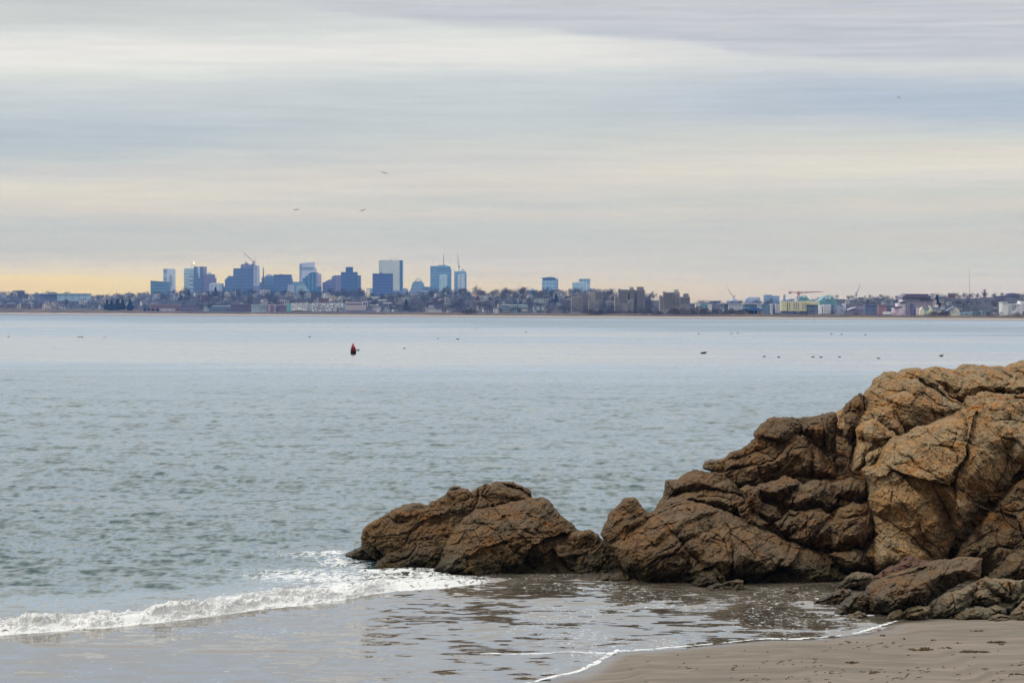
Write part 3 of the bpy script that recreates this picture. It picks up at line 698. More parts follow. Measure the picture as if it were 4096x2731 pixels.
rock('boulder', 'huge rounded tan rock face, the largest mass of the headland', [
    ('C 660,1270 780,1180 840,1090 880,1030 960,940 1080,890 1250,810 1350,800 1500,730 1680,640 1850,570 2000,530 2290,510 2600,520 2600,1000 2330,1190 2200,1370 2010,1540 D 1400,190 1240,390 1150,540 1090,650 900,760 700,780 560,760 480,720 520,600 560,450 530,200 520,50', 71.5, .55, 1.5, 1.5),
    ('C 1640,880 1820,830 2000,920 2140,1020 2150,1180 2060,1400 1900,1500 1690,1470 1560,1370 1610,1200', 70.9, .6, 1.0, .8),
    ('C 1560,700 1850,580 2000,530 2290,515 2300,690 2050,700 1900,740 1650,790', 71.5, .75, 1.4, .6),
    ('C 1430,880 1560,780 1640,830 1620,960 1580,1020 1450,990', 71.2, .65, 1.05, .4),
    ('C 2080,870 2250,700 2600,680 2600,1100 2330,1180 2200,1200 2150,1000', 71.0, .6, 1.1, .6),
    ('D 570,110 700,60 900,30 1000,80 1060,200 1130,340 1100,480 1000,600 860,500 720,360 570,280', 71.2, .4, 1.25, .7),
    ('D 480,620 560,480 640,410 740,430 860,500 960,600 930,690 760,740 580,750', 70.9, .4, 1.0, .5),
    ('D 1010,60 1130,70 1250,120 1300,220 1260,330 1180,440 1120,330 1060,180', 71.0, .45, 1.15, .5),
], 'tan', 261, 'C 1040,1080 1160,1130 1230,1220 1340,1260 1430,1340 1560,1400 1690,1470 1760,1568;C 1590,1020 1640,890 1640,870;C 1600,1040 1650,1110 1640,1190;C 2090,880 2180,1100 2160,1250 2060,1400;D 1130,70 1220,120 1260,220;D 1000,60 1060,180 1140,330;D 555,290 640,330 700,360 780,430 860,480 940,560 1000,620;D 700,130 690,220;C 990,1200 1100,1180 1200,1230;C 2040,740 2200,720 2340,760;D 900,380 940,470 1000,520;C 1350,1000 1480,1000 1580,1020',
    ori=-0.7, cell=1.15, amp=0.95, back=3.0)
rock('boulder', 'broken pile of angular brown blocks in the hollow below the headland', [
    ('B 960,890 1010,868 1080,900 1100,990 1070,1065 1020,1030 985,970', 71.6, .5, .55, .3),
    ('B 1040,880 1180,832 1240,810 1330,820 1380,865 1270,960 1200,985 1100,945', 72.6, .6, .8, .4),
    ('B 1230,970 1310,900 1380,868 1504,830 1600,860 1600,1010 1500,1060 1380,1040 1260,1020', 72.4, .6, .9, .5),
    ('B 1170,1110 1260,1045 1380,1025 1450,1060 1400,1140 1300,1200 1210,1170', 71.8, .6, .7, .35),
    ('B 1270,1200 1400,1115 1504,1065 1580,1100 1580,1280 1440,1270', 71.4, .6, .7, .4),
    ('D 200,410 300,250 400,195 510,215 545,320 570,440 490,580 350,580 230,570', 71.4, .5, .95, .5),
    ('D 210,600 330,560 490,560 570,700 490,760 370,740', 70.9, .4, .75, .4),
    ('D 0,70 100,40 240,55 270,140 140,280 -60,270 -80,150', 72.2, .6, .75, .4),
    ('D 240,60 380,15 520,50 550,200 430,215 260,160', 72.1, .6, .8, .4),
    ('D -80,270 140,255 240,290 220,430 140,580 -20,520', 71.6, .6, .7, .4),
    ('D 120,560 230,590 340,640 440,770 300,780 180,700', 71.5, .4, .45, .3),
    ('B 940,1000 1020,960 1100,1080 1150,1100 1100,1170 1000,1130', 71.6, .6, .5, .3),
    ('B 1010,1050 1100,980 1200,1000 1230,1080 1150,1120', 72.2, .6, .5, .3),
], 'brown', 271, 'D 300,480 350,400 430,350;D 100,480 150,400 230,330;B 1250,860 1300,940 1290,1010', ori=0.7, cell=0.5, amp=1.1, cat='boulder', back=1.4)
rock('rock_ledge', 'long low brown ledge sloping into the shallows with layered cracks', [
    ('B 70,1200 80,1130 105,1060 140,1025 175,1000 190,970 205,948 275,936 312,960 345,1012 372,1032 450,1040 380,1140 300,1240 330,1400 260,1440 180,1330 110,1260', 72.2, .35, .95, .55),
    ('B 130,1250 200,1200 290,1130 370,1075 480,1000 620,960 760,985 880,1040 1000,1090 1120,1150 1240,1210 1380,1260 D 60,540 150,590 240,650 320,720 360,770 300,830 100,850 -40,870 B 1200,1530 800,1530 640,1530 330,1500 230,1420', 71.1, 1.0, 1.35, 1.0),
    ('B 360,1075 440,985 500,950 560,930 640,905 800,900 900,915 990,935 1000,1010 900,1060 780,1010 650,985 520,1030 430,1090', 72.4, .8, .75, .4),
    ('B 470,920 478,870 492,830 560,822 590,800 620,780 720,762 830,782 925,842 1000,915 900,960 760,950 640,930 540,960 440,1000', 73.4, .6, .85, .45),
    ('B 260,1260 330,1180 420,1090 560,1040 700,1010 800,1020 640,1160 480,1270 340,1310', 70.6, 1.0, 1.0, .45),
    ('B 640,1300 760,1200 900,1230 1000,1290 1000,1400 860,1480 700,1490 620,1430', 70.4, .9, .95, .6),
    ('B 650,1490 720,1420 800,1400 860,1440 880,1520 780,1550 660,1540', 69.7, .5, .5, .3),
], 'brown', 281, 'B 600,1290 640,1350 600,1400 560,1450;B 780,1200 870,1230 900,1350;B 1000,1150 1100,1210 1200,1240 1350,1270;B 980,1390 1080,1350 1160,1330;B 1150,1330 1210,1400 1300,1440;B 360,1080 460,1040 560,990 650,975;B 330,1180 430,1130 560,1100;B 490,840 530,890 560,930;B 900,1180 1000,1240 1060,1330;B 420,1310 520,1260 640,1190;B 690,940 800,930 900,960',
    ori=0.5, cell=0.75, back=1.8)
rock('boulder', 'dark steep boulder below the black diagonal crevice', [
    ('D 1128,690 1220,554 1292,452 1462,252 1642,64 1742,6 1950,24 1950,800 1440,800 1370,700 1150,680', 70.9, .5, 1.2, .8),
    ('D 1390,800 1440,740 1500,690 1580,610 1691,540 1900,520 1900,820 1450,830', 69.2, .4, .8, .5),
    ('D 1280,560 1420,430 1560,470 1600,540 1480,620 1330,640', 70.3, .5, .8, .4),
], 'brown', 291, 'D 1400,560 1500,540 1691,560;D 1230,560 1330,500 1450,420;D 1500,180 1540,330 1640,420', ori=0.7, cell=0.8, cat='boulder', back=1.6)
rock('boulder', 'small dark mound at the foot of the huge tan rock face', [
    ('D 530,780 600,720 720,680 780,630 840,608 920,635 1020,650 980,730 800,800 600,810', 69.4, .5, .6, .4)], 'red', 301, cat='boulder', cell=.5, back=.8)
rock('boulder', 'big slanting slab boulder with orange streaks lying on the wet sand', [
    ('D 460,980 470,900 500,850 560,795 640,760 700,742 800,715 900,682 1060,642 1150,628 1240,620 1365,624 1372,700 1365,785 1260,800 1120,860 1000,960 930,1020 760,1085 600,1105 500,1060', 63.6, .9, 1.15, .7),
    ('D 560,900 700,800 850,760 960,800 980,900 900,990 700,1060 560,1000', 62.9, .9, .9, .5),
], 'brown', 311, 'D 760,900 830,880 920,860;D 540,800 700,770 860,730 1000,690;D 1120,700 1060,780 980,860;D 700,930 780,980 860,1000', ori=0.35, cell=0.7, cat='boulder', back=1.1, group=None)
rock('boulder', 'low mossy boulder between the ledge and the big slanting slab', [
    ('D 245,890 280,830 340,780 380,745 430,728 540,745 570,800 500,880 400,900 260,905', 68.7, .6, .75, .5)], 'grey', 321, 'D 300,850 400,800 500,790', cat='boulder', cell=.45, back=.8)
rock('boulder', 'flat reddish slab wedge reaching into the shallows', [
    ('D 80,990 120,945 160,918 250,880 380,850 420,900 420,960 300,1000 180,1010', 65.3, .8, .5, .35)], 'red', 331, 'D 150,960 250,920 350,890', ori=.3, cat='boulder', cell=.4, back=.6)
rock('boulder', 'dark rounded boulder touching the low end of the slanting slab', [
    ('D 250,1040 280,1000 320,960 400,900 470,875 520,960 520,1040 400,1065 290,1085', 63.2, .6, .55, .35)], 'brown', 341, cat='boulder', cell=.4, back=.7)
rock('stone', 'small pale oval stone at the water edge below the slab', [
    ('D 325,1085 345,1060 400,1036 440,1028 500,1048 520,1080 430,1110 350,1105', 62.4, .6, .35, .22)], 'pale', 351, cat='stone', cell=.3, step=2.2, back=.4)
rock('boulder', 'pale yellowish boulder pair resting on the sand where the foam ends', [
    ('D 645,1085 670,1045 700,1020 760,1005 790,1040 770,1115 680,1120', 61.9, .6, .4, .28),
    ('D 750,1110 770,1030 800,1000 880,984 990,1000 985,1040 940,1085 900,1115', 62.0, .6, .45, .3)], 'pale', 361, 'D 800,1050 860,1030 930,1020', cat='boulder', cell=.4, step=2.2, back=.6)
rock('boulder', 'large grey brown boulder heap on the sand beside the pale boulders', [
    ('D 945,1110 970,1050 1000,1000 1040,940 1080,900 1140,875 1220,860 1300,850 1300,960 1250,1060 1180,1120 1000,1120', 62.4, .8, .85, .5),
    ('D 1130,1115 1180,1050 1240,1010 1320,990 1480,990 1560,1010 1560,1060 1400,1115', 61.9, .8, .5, .35),
    ('D 1180,880 1260,830 1340,795 1400,770 1560,785 1750,790 1900,800 1900,980 1691,970 1600,1050 1450,1010 1300,1010', 62.9, .8, .95, .55),
], 'grey', 371, 'D 1200,1000 1280,960 1400,930 1540,900;D 1350,800 1320,880 1260,940;D 1500,800 1560,880 1530,960', ori=.5, cat='boulder', cell=.6, back=.9)
rock('stone', 'small pale cracked stone on the sand in front of the boulder heap', [
    ('D 1402,1110 1420,1075 1450,1058 1530,1043 1590,1068 1600,1135 1500,1140 1430,1130', 61.4, .5, .4, .25)], 'pale', 381, 'D 1450,1090 1520,1070 1580,1090', cat='stone', cell=.3, step=2.2, back=.4)
rock('boulder', 'tawny boulder at the end of the row on the sand, beside the cracked stone', [
    ('D 1590,1130 1598,1055 1635,990 1691,958 1800,940 1850,1150 1700,1150', 61.6, .5, .55, .35)], 'pale', 391, cat='boulder', cell=.4, back=.7)
rock('stone', 'lone weedy rock standing in the shallows in front of the ledge', [
    ('B 730,1545 760,1510 790,1495 850,1490 900,1475 945,1466 975,1475 990,1530 960,1575 800,1580', 68.7, .5, .45, .28)], 'brown', 401, 'B 790,1520 860,1510 940,1500', cat='stone', cell=.35, step=2.2, back=.5)
for nm, s, d, sd0 in (('flat weedy stone awash in front of the mossy boulder', 'S 3120,2370 3150,2358 3185,2357 3195,2368 3190,2388 3130,2390', 67.9, 411),
                      ('low brown stone barely breaking the water near the reddish wedge', 'S 3150,2425 3175,2414 3215,2412 3234,2422 3225,2440 3160,2442', 65.2, 421),
                      ('thin tawny stone barely breaking the middle of the shallows', 'S 3000,2415 3015,2405 3040,2404 3052,2412 3045,2428 3010,2430', 65.7, 431)):
    rock('stone', nm, [(s, d, .4, .25, .15)], 'brown', sd0, cat='stone', cell=.25, step=2.0, rough=3, back=.3)
# ------------------------------------------------------------------ the far shore
def py_shore(px): return np.clip(1260 + 23 * np.asarray(px, float) / 4096, 1251.5, 1292)
def Ys(px): return ground_y(py_shore(px))
CREST = [(-2500, 1182), (0, 1180), (60, 1183), (130, 1190), (250, 1188), (360, 1200), (430, 1199), (560, 1192), (650, 1186), (735, 1180), (900, 1181), (1100, 1184), (1300, 1186), (1420, 1188), (1500, 1198), (1600, 1194),
         (1700, 1187), (1800, 1184), (1870, 1182), (1935, 1190), (2000, 1189), (2100, 1186), (2240, 1190), (2300, 1188), (2430, 1186), (2600, 1203), (2700, 1206), (2780, 1217), (3000, 1216), (3200, 1212),
         (3400, 1201), (3480, 1198), (3560, 1199), (3700, 1195), (3750, 1192), (3850, 1196), (3950, 1193), (4096, 1189), (6500, 1188)]
crx, cry = map(np.array, zip(*CREST))
WB = [-60, 0, 62, 78, 150, 170, 300, 1300, 2600]     # metres behind the waterline (times the stretch)
def land(px, w):
    """world point w metres (stretched) behind the far waterline, on the azimuth of photo pixel px"""
    px = np.asarray(px, float); w = np.asarray(w, float)
    s = py_shore(px); Y0 = ground_y(s); k = Y0 / 2800.0
    y = Y0 + w * k
    def zof(pp, ww): return CAMZ + slope(pp) * (Y0 + ww * k)
    dn_ = np.interp(px, [-100, 480, 720, 4096], [22, 20, 13.5, 15])
    zs = [np.full(px.shape, -1.6), np.zeros(px.shape), zof(s - 7.5, 62), zof(s - 9.0, 78), zof(s - dn_, 150), zof(s - dn_ - .5, 170), zof(s - dn_ - 2.5, 300), zof(np.interp(px, crx, cry), 1300), np.full(px.shape, 5.0)]
    z = zs[0]
    for i in range(1, len(WB)):
        t = np.clip((w - WB[i - 1]) / (WB[i] - WB[i - 1]), 0, 1)
        if i >= 7: t = t * t * (3 - 2 * t)
        z = np.where(w >= WB[i - 1], zs[i - 1] * (1 - t) + zs[i] * t, z)
    x = (px - CX) / F * y
    bump = sstep(80, 140, w) * (1 - sstep(300, 420, w) * 0.3) * 1.5 * fbm(x * 0.022, y * 0.02, 201, 4)
    return x, y, z + bump + sstep(320, 700, w) * (1 - sstep(1200, 1500, w)) * 1.5 * fbm(x * 0.006, y * 0.006, 205, 3)
lp = np.concatenate([np.linspace(-3000, -60, 60), np.arange(-50, 4160, 7.0), np.linspace(4180, 7000, 60)])
lw = np.concatenate([[-60, -30, 0, 12, 25, 40, 55, 62, 66, 70, 74, 78], np.linspace(84, 170, 22), np.linspace(180, 300, 8), np.linspace(340, 1300, 26), [1500, 1800, 2100, 2400, 2600]])
LPX, LW = np.meshgrid(lp, lw)
lx, ly, lz = land(LPX, LW)
lx = np.vstack([lx, lx[-1:] * 10200 / ly[-1:]]); ly = np.vstack([ly, np.full((1, ly.shape[1]), 10200.0)]); lz = np.vstack([lz, np.full((1, lz.shape[1]), 5.0)])
LW2 = np.vstack([LW, np.full((1, LW.shape[1]), 9000.0)])
me = mesh_np('far_shore', np.stack([lx, ly, lz], -1).reshape(-1, 3), grid_quads(*lx.shape))
attr(me, 'inland', LW2.ravel())
m, t, b = new_mat('far_land')
tc = t.n('ShaderNodeTexCoord').outputs['Object']
wv = t.n('ShaderNodeAttribute', attribute_name='inland').outputs['Fac']
n1 = t.noise(t.mapping(tc, (0.02, 0.012, 1)), 1.0, 5, 0.65); n2 = t.noise(t.mapping(tc, (0.006, 0.006, 1)), 1.0, 5, 0.6)
wj = t.math('ADD', wv, t.math('MULTIPLY_ADD', n1, 60, -30))
wet_s = t.mix(n1, (0.19, 0.175, 0.16), (0.26, 0.24, 0.22))
dry_s = t.mix(n1, (0.33, 0.295, 0.25), (0.43, 0.39, 0.335))
veg = t.mix(t.ramp(n1, [(0.35, 0.0), (0.65, 1.0)]), (0.060, 0.045, 0.032), (0.165, 0.120, 0.070))
veg = t.mix(t.ramp(n2, [(0.5, 0.0), (0.62, 0.7)]), veg, (0.045, 0.035, 0.034))
wood = t.mix(n2, (0.040, 0.042, 0.055), (0.070, 0.066, 0.074))  # haze over the hill partly put in as a bluer tint
c = t.mix(t.smooth(wv, 36, 50), wet_s, dry_s)
c = t.mix(t.smooth(wj, 74, 88), c, veg)
c = t.mix(t.smooth(wj, 240, 330), c, wood)
t.l(c, b.inputs['Base Color']); b.inputs['Roughness'].default_value = 0.95; b.inputs['Specular IOR Level'].default_value = 0.1
tag(link('far_shore', me, m), 'low far shore with a pale beach, brown dunes and a wooded hillside', 'terrain', kind='structure')
def land_at(px, w):
    x, y, z = land(np.array([float(px)]), np.array([float(w)])); return float(x[0]), float(y[0]), float(z[0])
def Dn(px, w=330):        # depth of a building standing w (stretched) metres behind the far waterline
    return float(ground_y(py_shore(px)) * (1 + w / 2800.0))

# --- trees of the far hillside
def twig_crown(seed, n, w, h, z0, shape='round'):
    r = random.Random(seed); V = []; Fc = []
    lobes = [(r.uniform(-.34, .34) * w, r.uniform(-.34, .34) * w, z0 + h * r.uniform(.28, .78), w * r.uniform(.20, .36)) for _ in range(8)]
    for i in range(n):
        if shape == 'cone':
            q = r.random() ** 1.5; rad = w * .5 * (1 - q ** 1.7) * r.uniform(.55, 1.05) * (.8 + .25 * math.sin(9 * q + seed)); a = r.uniform(0, 6.283)
            p = Vector((rad * math.cos(a), rad * math.sin(a), z0 + h * q)); L = w * .17
        elif shape == 'bush':
            a = r.uniform(0, 6.283); e = math.acos(r.uniform(0, 1)); rad = r.uniform(.6, 1.05) ** .5
            p = Vector((w * .5 * rad * math.sin(e) * math.cos(a), w * .5 * rad * math.sin(e) * math.sin(a), z0 + h * rad * math.cos(e))); L = w * .10
        else:
            lx_, ly_, lz_, lr = lobes[r.randrange(8)]
            d = Vector((r.gauss(0, 1), r.gauss(0, 1), r.gauss(0, 1))).normalized() * lr * r.uniform(.45, 1.05)
            p = Vector((lx_, ly_, lz_)) + d; p.z = max(p.z, z0); L = w * .12
        u = Vector((r.gauss(0, 1), r.gauss(0, 1), r.gauss(0.6, 1))).normalized() * L * r.uniform(.6, 1.2)
        v = u.cross(Vector((r.gauss(0, 1), r.gauss(0, 1), r.gauss(0, 1)))).normalized() * L * (.30 if shape != 'cone' else .7)
        k = len(V); V += [p - u * .5 - v * .5, p - u * .5 + v * .5, p + u * .5]; Fc.append((k, k + 1, k + 2))
    return V, Fc
BARK = plain((0.055, 0.045, 0.042), .9)
TWIG = [plain(c, .95, .3, .3) for c in ((0.066, 0.060, 0.078), (0.050, 0.050, 0.066), (0.085, 0.072, 0.080))]  # twigs tinted bluer to stand in for part of the haze
LEAF = [plain(c, .9, .35, .5) for c in ((0.012, 0.026, 0.017), (0.018, 0.030, 0.020))]
protos = {}
def proto(kind, k):
    key = (kind, k)
    if key in protos: return protos[key]
    mb = MB(); r = random.Random(900 + k)
    if kind == 'bare':
        mb.bar((0, 0, -1.5), (0, 0, 4.5), .34, 0, .22, 6)
        for i in range(7):
            a = r.uniform(0, 6.28); mb.bar((0, 0, r.uniform(2.5, 4.4)), (3.2 * math.cos(a), 3.2 * math.sin(a), r.uniform(6, 10)), .17, 0, .05, 5)
        tr = mesh_py('trunk', mb.V, mb.Fc)
        V, Fc = twig_crown(k + 10, 420, 9.5, 9.5, 2.2); mats = (BARK, TWIG[k % 3])
    elif kind == 'evergreen':
        mb.bar((0, 0, -1), (0, 0, 9), .3, 0, .08, 6); tr = mesh_py('trunk', mb.V, mb.Fc)
        V, Fc = twig_crown(k + 30, 1100, 8.0, 11.5, .6, 'cone'); mats = (BARK, LEAF[k % 2])
    else:
        mb.bar((0, 0, -.5), (0, 0, 1.6), .16, 0, .06, 5)
        for i in range(4):
            a = r.uniform(0, 6.28); mb.bar((0, 0, .2), (1.4 * math.cos(a), 1.4 * math.sin(a), 1.8), .07, 0, .03, 4)
        tr = mesh_py('trunk', mb.V, mb.Fc)
        V, Fc = twig_crown(k + 50, 420, 7.0, 4.4, .1, 'bush'); mats = (BARK, [plain((0.060, 0.040, 0.036), .95, .3), plain((0.085, 0.062, 0.052), .95, .3)][k % 2])
    cr_ = mesh_py('crown', V, Fc)
    tr.materials.append(mats[0]); cr_.materials.append(mats[1])
    protos[key] = (tr, cr_); return protos[key]
def tree(kind, k, x, y, z, s, label, group, cat='tree', sz=1.0, name=None):
    tr, cr_ = proto(kind, k)
    o = link(name or {'bare': 'bare_tree', 'evergreen': 'evergreen_tree', 'shrub': 'shrub'}[kind], tr)
    o.location = (x, y, z); o.scale = (s, s, s * sz); o.rotation_euler = (0, 0, random.uniform(0, 6.28))
    c = link('crown', cr_, parent=o); tag(o, label, cat, group); return o

# houses: triple deckers and gabled houses
def house_proto(kind):
    mb = MB(); rf = MB()
    if kind == 'gable':
        w, d, h, g = 4.6, 6.0, 6.0, 3.2
        mb.slab([(-w, -3), (w, -3), (w, h), (0, h + g), (-w, h)], -d, d)
        for s in (-1, 1):
            rf.slab([(s * 0.0, h + g + .1), (s * (w + .5), h - .25), (s * (w + .5), h + .1), (0, h + g + .5)], -d - .4, d + .4)
    elif kind == 'side':
        w, d, h, g = 6.4, 4.6, 5.6, 3.0
        V = [(-w, -d, -3), (w, -d, -3), (w, d, -3), (-w, d, -3), (-w, -d, h), (w, -d, h), (w, d, h), (-w, d, h), (-w, 0, h + g), (w, 0, h + g)]
        mb.add(V, [(0, 1, 5, 4), (2, 3, 7, 6), (1, 2, 6, 9, 5), (3, 0, 4, 8, 7), (0, 3, 2, 1)])
        for s in (-1, 1):
            rf.add([(-w - .4, 0, h + g + .1), (w + .4, 0, h + g + .1), (w + .4, s * (d + .5), h - .2), (-w - .4, s * (d + .5), h - .2),
                    (-w - .4, 0, h + g + .5), (w + .4, 0, h + g + .5), (w + .4, s * (d + .5), h + .2), (-w - .4, s * (d + .5), h + .2)],
                   [(0, 1, 2, 3), (4, 7, 6, 5), (0, 4, 5, 1), (2, 6, 7, 3), (0, 3, 7, 4), (1, 5, 6, 2)])
    else:
        w, d, h = 5.2, 7.0, 8.8
        mb.box(-w, w, -d, d, -3, h); rf.box(-w - .3, w + .3, -d - .4, d + .4, h + .002, h + .6)
    fy = {'gable': -6.0, 'side': -4.6, 'flat': -7.0}[kind]; xs = {'gable': (-2.4, 2.4), 'side': (-4, 0, 4), 'flat': (-3, 0, 3)}[kind]
    for zz in ((1.6, 4.4) if kind != 'flat' else (1.4, 4.2, 7.0)):
        for xx in xs: mb.box(xx - .7, xx + .7, fy - .06, fy + .2, zz - 1, zz + 1, 1)
    return mb, rf
HG = 'small houses among the bare trees of the far hillside'
house_cols = [('white', (0.62, 0.63, 0.62), 52), ('pale blue grey', (0.40, 0.46, 0.50), 40), ('cream', (0.60, 0.54, 0.38), 22), ('brown', (0.20, 0.155, 0.13), 36), ('grey', (0.33, 0.33, 0.33), 46), ('dull red', (0.25, 0.12, 0.10), 16)]
HM = {}
for kind in ('gable', 'side', 'flat'):
    for nm, c, _ in house_cols:
        mb, rf = house_proto(kind)
        a = mesh_py('wall', mb.V, mb.Fc, False, mb.M); r_ = mesh_py('roof', rf.V, rf.Fc)
        a.materials.append(plain(c, .8, .12, .2)); a.materials.append(plain((0.035, 0.045, 0.06), .2, .1, 1, .5)); r_.materials.append(plain([(0.10, 0.10, 0.105), (0.16, 0.13, 0.12), (0.22, 0.22, 0.23)][(len(nm) + len(kind)) % 3], .85))
        HM[kind, nm] = (a, r_)
KINDW = {'gable': 'gabled house', 'side': 'pitched roof house', 'flat': 'flat roofed triple decker'}
spots = []
def free(px, py, r):
    return all((px - a) ** 2 + ((py - b) * 1.6) ** 2 > (r + q) ** 2 for a, b, q in spots)
def px_is_left(px): return px < 2600
def house(px, w, nm, kind, s=1.0):
    x, y, z = land_at(px, w)
    a, r_ = HM[kind, nm]
    s *= (25.0 if px_is_left(px) else 20.0) * y / F / 11.5
    o = link('house', a); o.location = (x, y, z); o.scale = (s, s, s); o.rotation_euler = (0, 0, random.choice([-.5, -.25, 0, .2, .45]))
    link('roof', r_, parent=o)
    tag(o, f'small {nm} {KINDW[kind]} among bare trees on the far hillside', 'house', HG + ': ' + nm + ' ' + KINDW[kind])
r = random.Random(41); made = 0
for nm, c, num in house_cols:
    k = 0; tries = 0
    while k < num and tries < 900:
        tries += 1
        px_ = r.choice([r.uniform(-60, 2480), r.uniform(-60, 2480), r.uniform(-60, 2480), r.uniform(-60, 2480), r.uniform(-60, 2480), r.uniform(-60, 2480), r.uniform(-60, 2480), r.uniform(3360, 4150)])
        w_ = r.uniform(340, 1240)
        if 1150 < px_ < 1390 and w_ < 420: continue
        x, y, z = land_at(px_, w_); pyy = 1240 - (z - CAMZ) / y * F
        if not free(px_, pyy, 11): continue
        spots.append((px_, pyy, 11)); house(px_, w_, nm, r.choice(['gable', 'side', 'flat', 'gable']), r.uniform(.85, 1.2)); k += 1

TG = 'bare winter trees on the far hillside'
LB = ['bare grey violet winter tree on the far hillside', 'bare dark grey winter tree on the far hillside', 'bare brownish winter tree on the far hillside']
def hill_tree(px_, w_, s, k=None, sz=1.0):
    k = r.randrange(3) if k is None else k
    x, y, z = land_at(px_, w_); tree('bare', k, x, y, z, s, LB[k], TG + ', ' + LB[k].split(' winter')[0][5:], sz=sz)
for i in range(110):                                    # along the skyline of the hill
    px_ = r.choice([r.uniform(-40, 2450), r.uniform(-40, 2450), r.uniform(2580, 4140)])
    hill_tree(px_, r.uniform(1180, 1320), r.uniform(.50, .90) * (1.0 if px_ < 2500 else .55))
for i in range(150):
    px_ = r.choice([r.uniform(-40, 2500), r.uniform(-40, 2500), r.uniform(-40, 2500), r.uniform(3360, 4140)]); hill_tree(px_, r.uniform(330, 1150), r.uniform(.55, 1.0) * (1 if px_ < 2600 else .55))
for px_, s in ((85, 1.15), (93, .9), (170, .95), (212, 1.05), (700, .9), (745, 1.2), (1010, .9), (1325, 1.3), (1440, 1.25), (1790, 1.35), (1745, 1.1), (1910, 1.3), (1985, 1.15), (2025, 1.2), (2095, 1.35), (2185, 1.2), (2205, 1.1), (2615, 1.2), (2600, 1.0)):
    hill_tree(px_, 1210, s * (.70 if px_ > 2050 else .85))
# the wood between them, as one mass
V = []; Fc = []
r2_ = np.random.default_rng(5)
tmpl = [np.array(twig_crown(200 + k, 110, 10.0, 9.5, .6)[0]) for k in range(5)]
N = 4300
tp = np.where(r2_.random(N) < .66, r2_.uniform(-1500, 2600, N), r2_.uniform(2500, 5400, N)); tw = r2_.uniform(320, 1330, N) ** 1.0
tx, ty, tz = land(tp, tw)
VV = []
for i in range(N):
    a = r2_.uniform(0, 6.28); s = r2_.uniform(.55, 1.05) * (1.0 if tp[i] < 2600 else .55); T = tmpl[i % 5] * s
    VV.append(np.stack([T[:, 0] * math.cos(a) - T[:, 1] * math.sin(a) + tx[i], T[:, 0] * math.sin(a) + T[:, 1] * math.cos(a) + ty[i], T[:, 2] + tz[i] - .5], -1))
VV = np.concatenate(VV); TQ = np.arange(len(VV)).reshape(-1, 3)
me = mesh_np('woodland', VV, TQ, False)
m, t, b = new_mat('bare_woodland')
tc = t.n('ShaderNodeTexCoord').outputs['Object']
t.l(t.mix(t.ramp(t.noise(t.mapping(tc, (.03, .01, .05)), 1.0, 4, .6), [(.35, 0.0), (.65, 1.0)]), (0.040, 0.042, 0.058), (0.076, 0.068, 0.082)), b.inputs['Base Color']); b.inputs['Roughness'].default_value = .95  # bluish tint carries some of the haze over the wood
tag(link('woodland', me, m), 'grey violet mass of bare winter trees covering the far hill', 'woodland', kind='stuff')

# evergreen clump on the dunes, and lone evergreens on the hill
EG = 'dark evergreens on the far dunes'
for px_, s, lb in ((428, 1.15, 'bushy dark evergreen at the outer end of the clump on the far dunes'), (446, 1.2, 'broad dark evergreen beside the pointed one in the far clump'), (470, 1.38, 'pointed dark evergreen, tallest of the clump on the far dunes'), (490, 1.18, 'slim dark evergreen just past the tallest one in the far clump'), (520, 1.2, 'dark evergreen standing a little apart at the end of the far clump')):
    x, y, z = land_at(px_, 235); tree('evergreen', int(px_) % 2, x, y, z - .5, s, lb, EG, sz=.88)
for px_, w_, s in ((118, 200, .35), (232, 200, .4), (580, 200, .5), (596, 205, .45), (612, 205, .5), (630, 205, .55)):
    x, y, z = land_at(px_, w_); tree('evergreen', 0, x, y, z, s, 'low dark evergreen bush on the far dune ridge', 'low evergreen bushes on the far dune', sz=.6)
for px_, w_, s in ((755, 1150, .8), (862, 1100, 1.0), (722, 900, .8), (1625, 560, .9), (2225, 900, .7), (3748, 700, .8)):
    x, y, z = land_at(px_, w_); tree('evergreen', 1, x, y, z, s, 'dark evergreen rising above the bare trees of the far hill', 'evergreens on the far hill')
# scrub along the top of the far dunes
SG = 'dark leafless shrubs along the far dunes'
for i in range(150):
    u = r.random()
    if u < .62: px_ = r.uniform(2330, 3000); s = r.uniform(.55, 1.0) * (1.45 if 2680 < px_ < 2900 else 1.0)
    elif u < .75: px_ = r.uniform(1805, 1900); s = r.uniform(.6, .9)
    elif u < .82: px_ = r.uniform(3725, 3790); s = r.uniform(.6, .9)
    elif u < .90: px_ = r.uniform(3860, 4120); s = r.uniform(.5, .9)
    else: px_ = r.uniform(0, 4096); s = r.uniform(.25, .5)
    x, y, z = land_at(px_, r.uniform(150, 230)); k = r.randrange(2)
    tree('shrub', k, x, y, z, s, ['dark leafless shrub on the far dune ridge', 'brownish leafless shrub on the far dune ridge'][k], SG + (', brownish' if k else ', dark'), 'shrub', r.uniform(.8, 1.1))
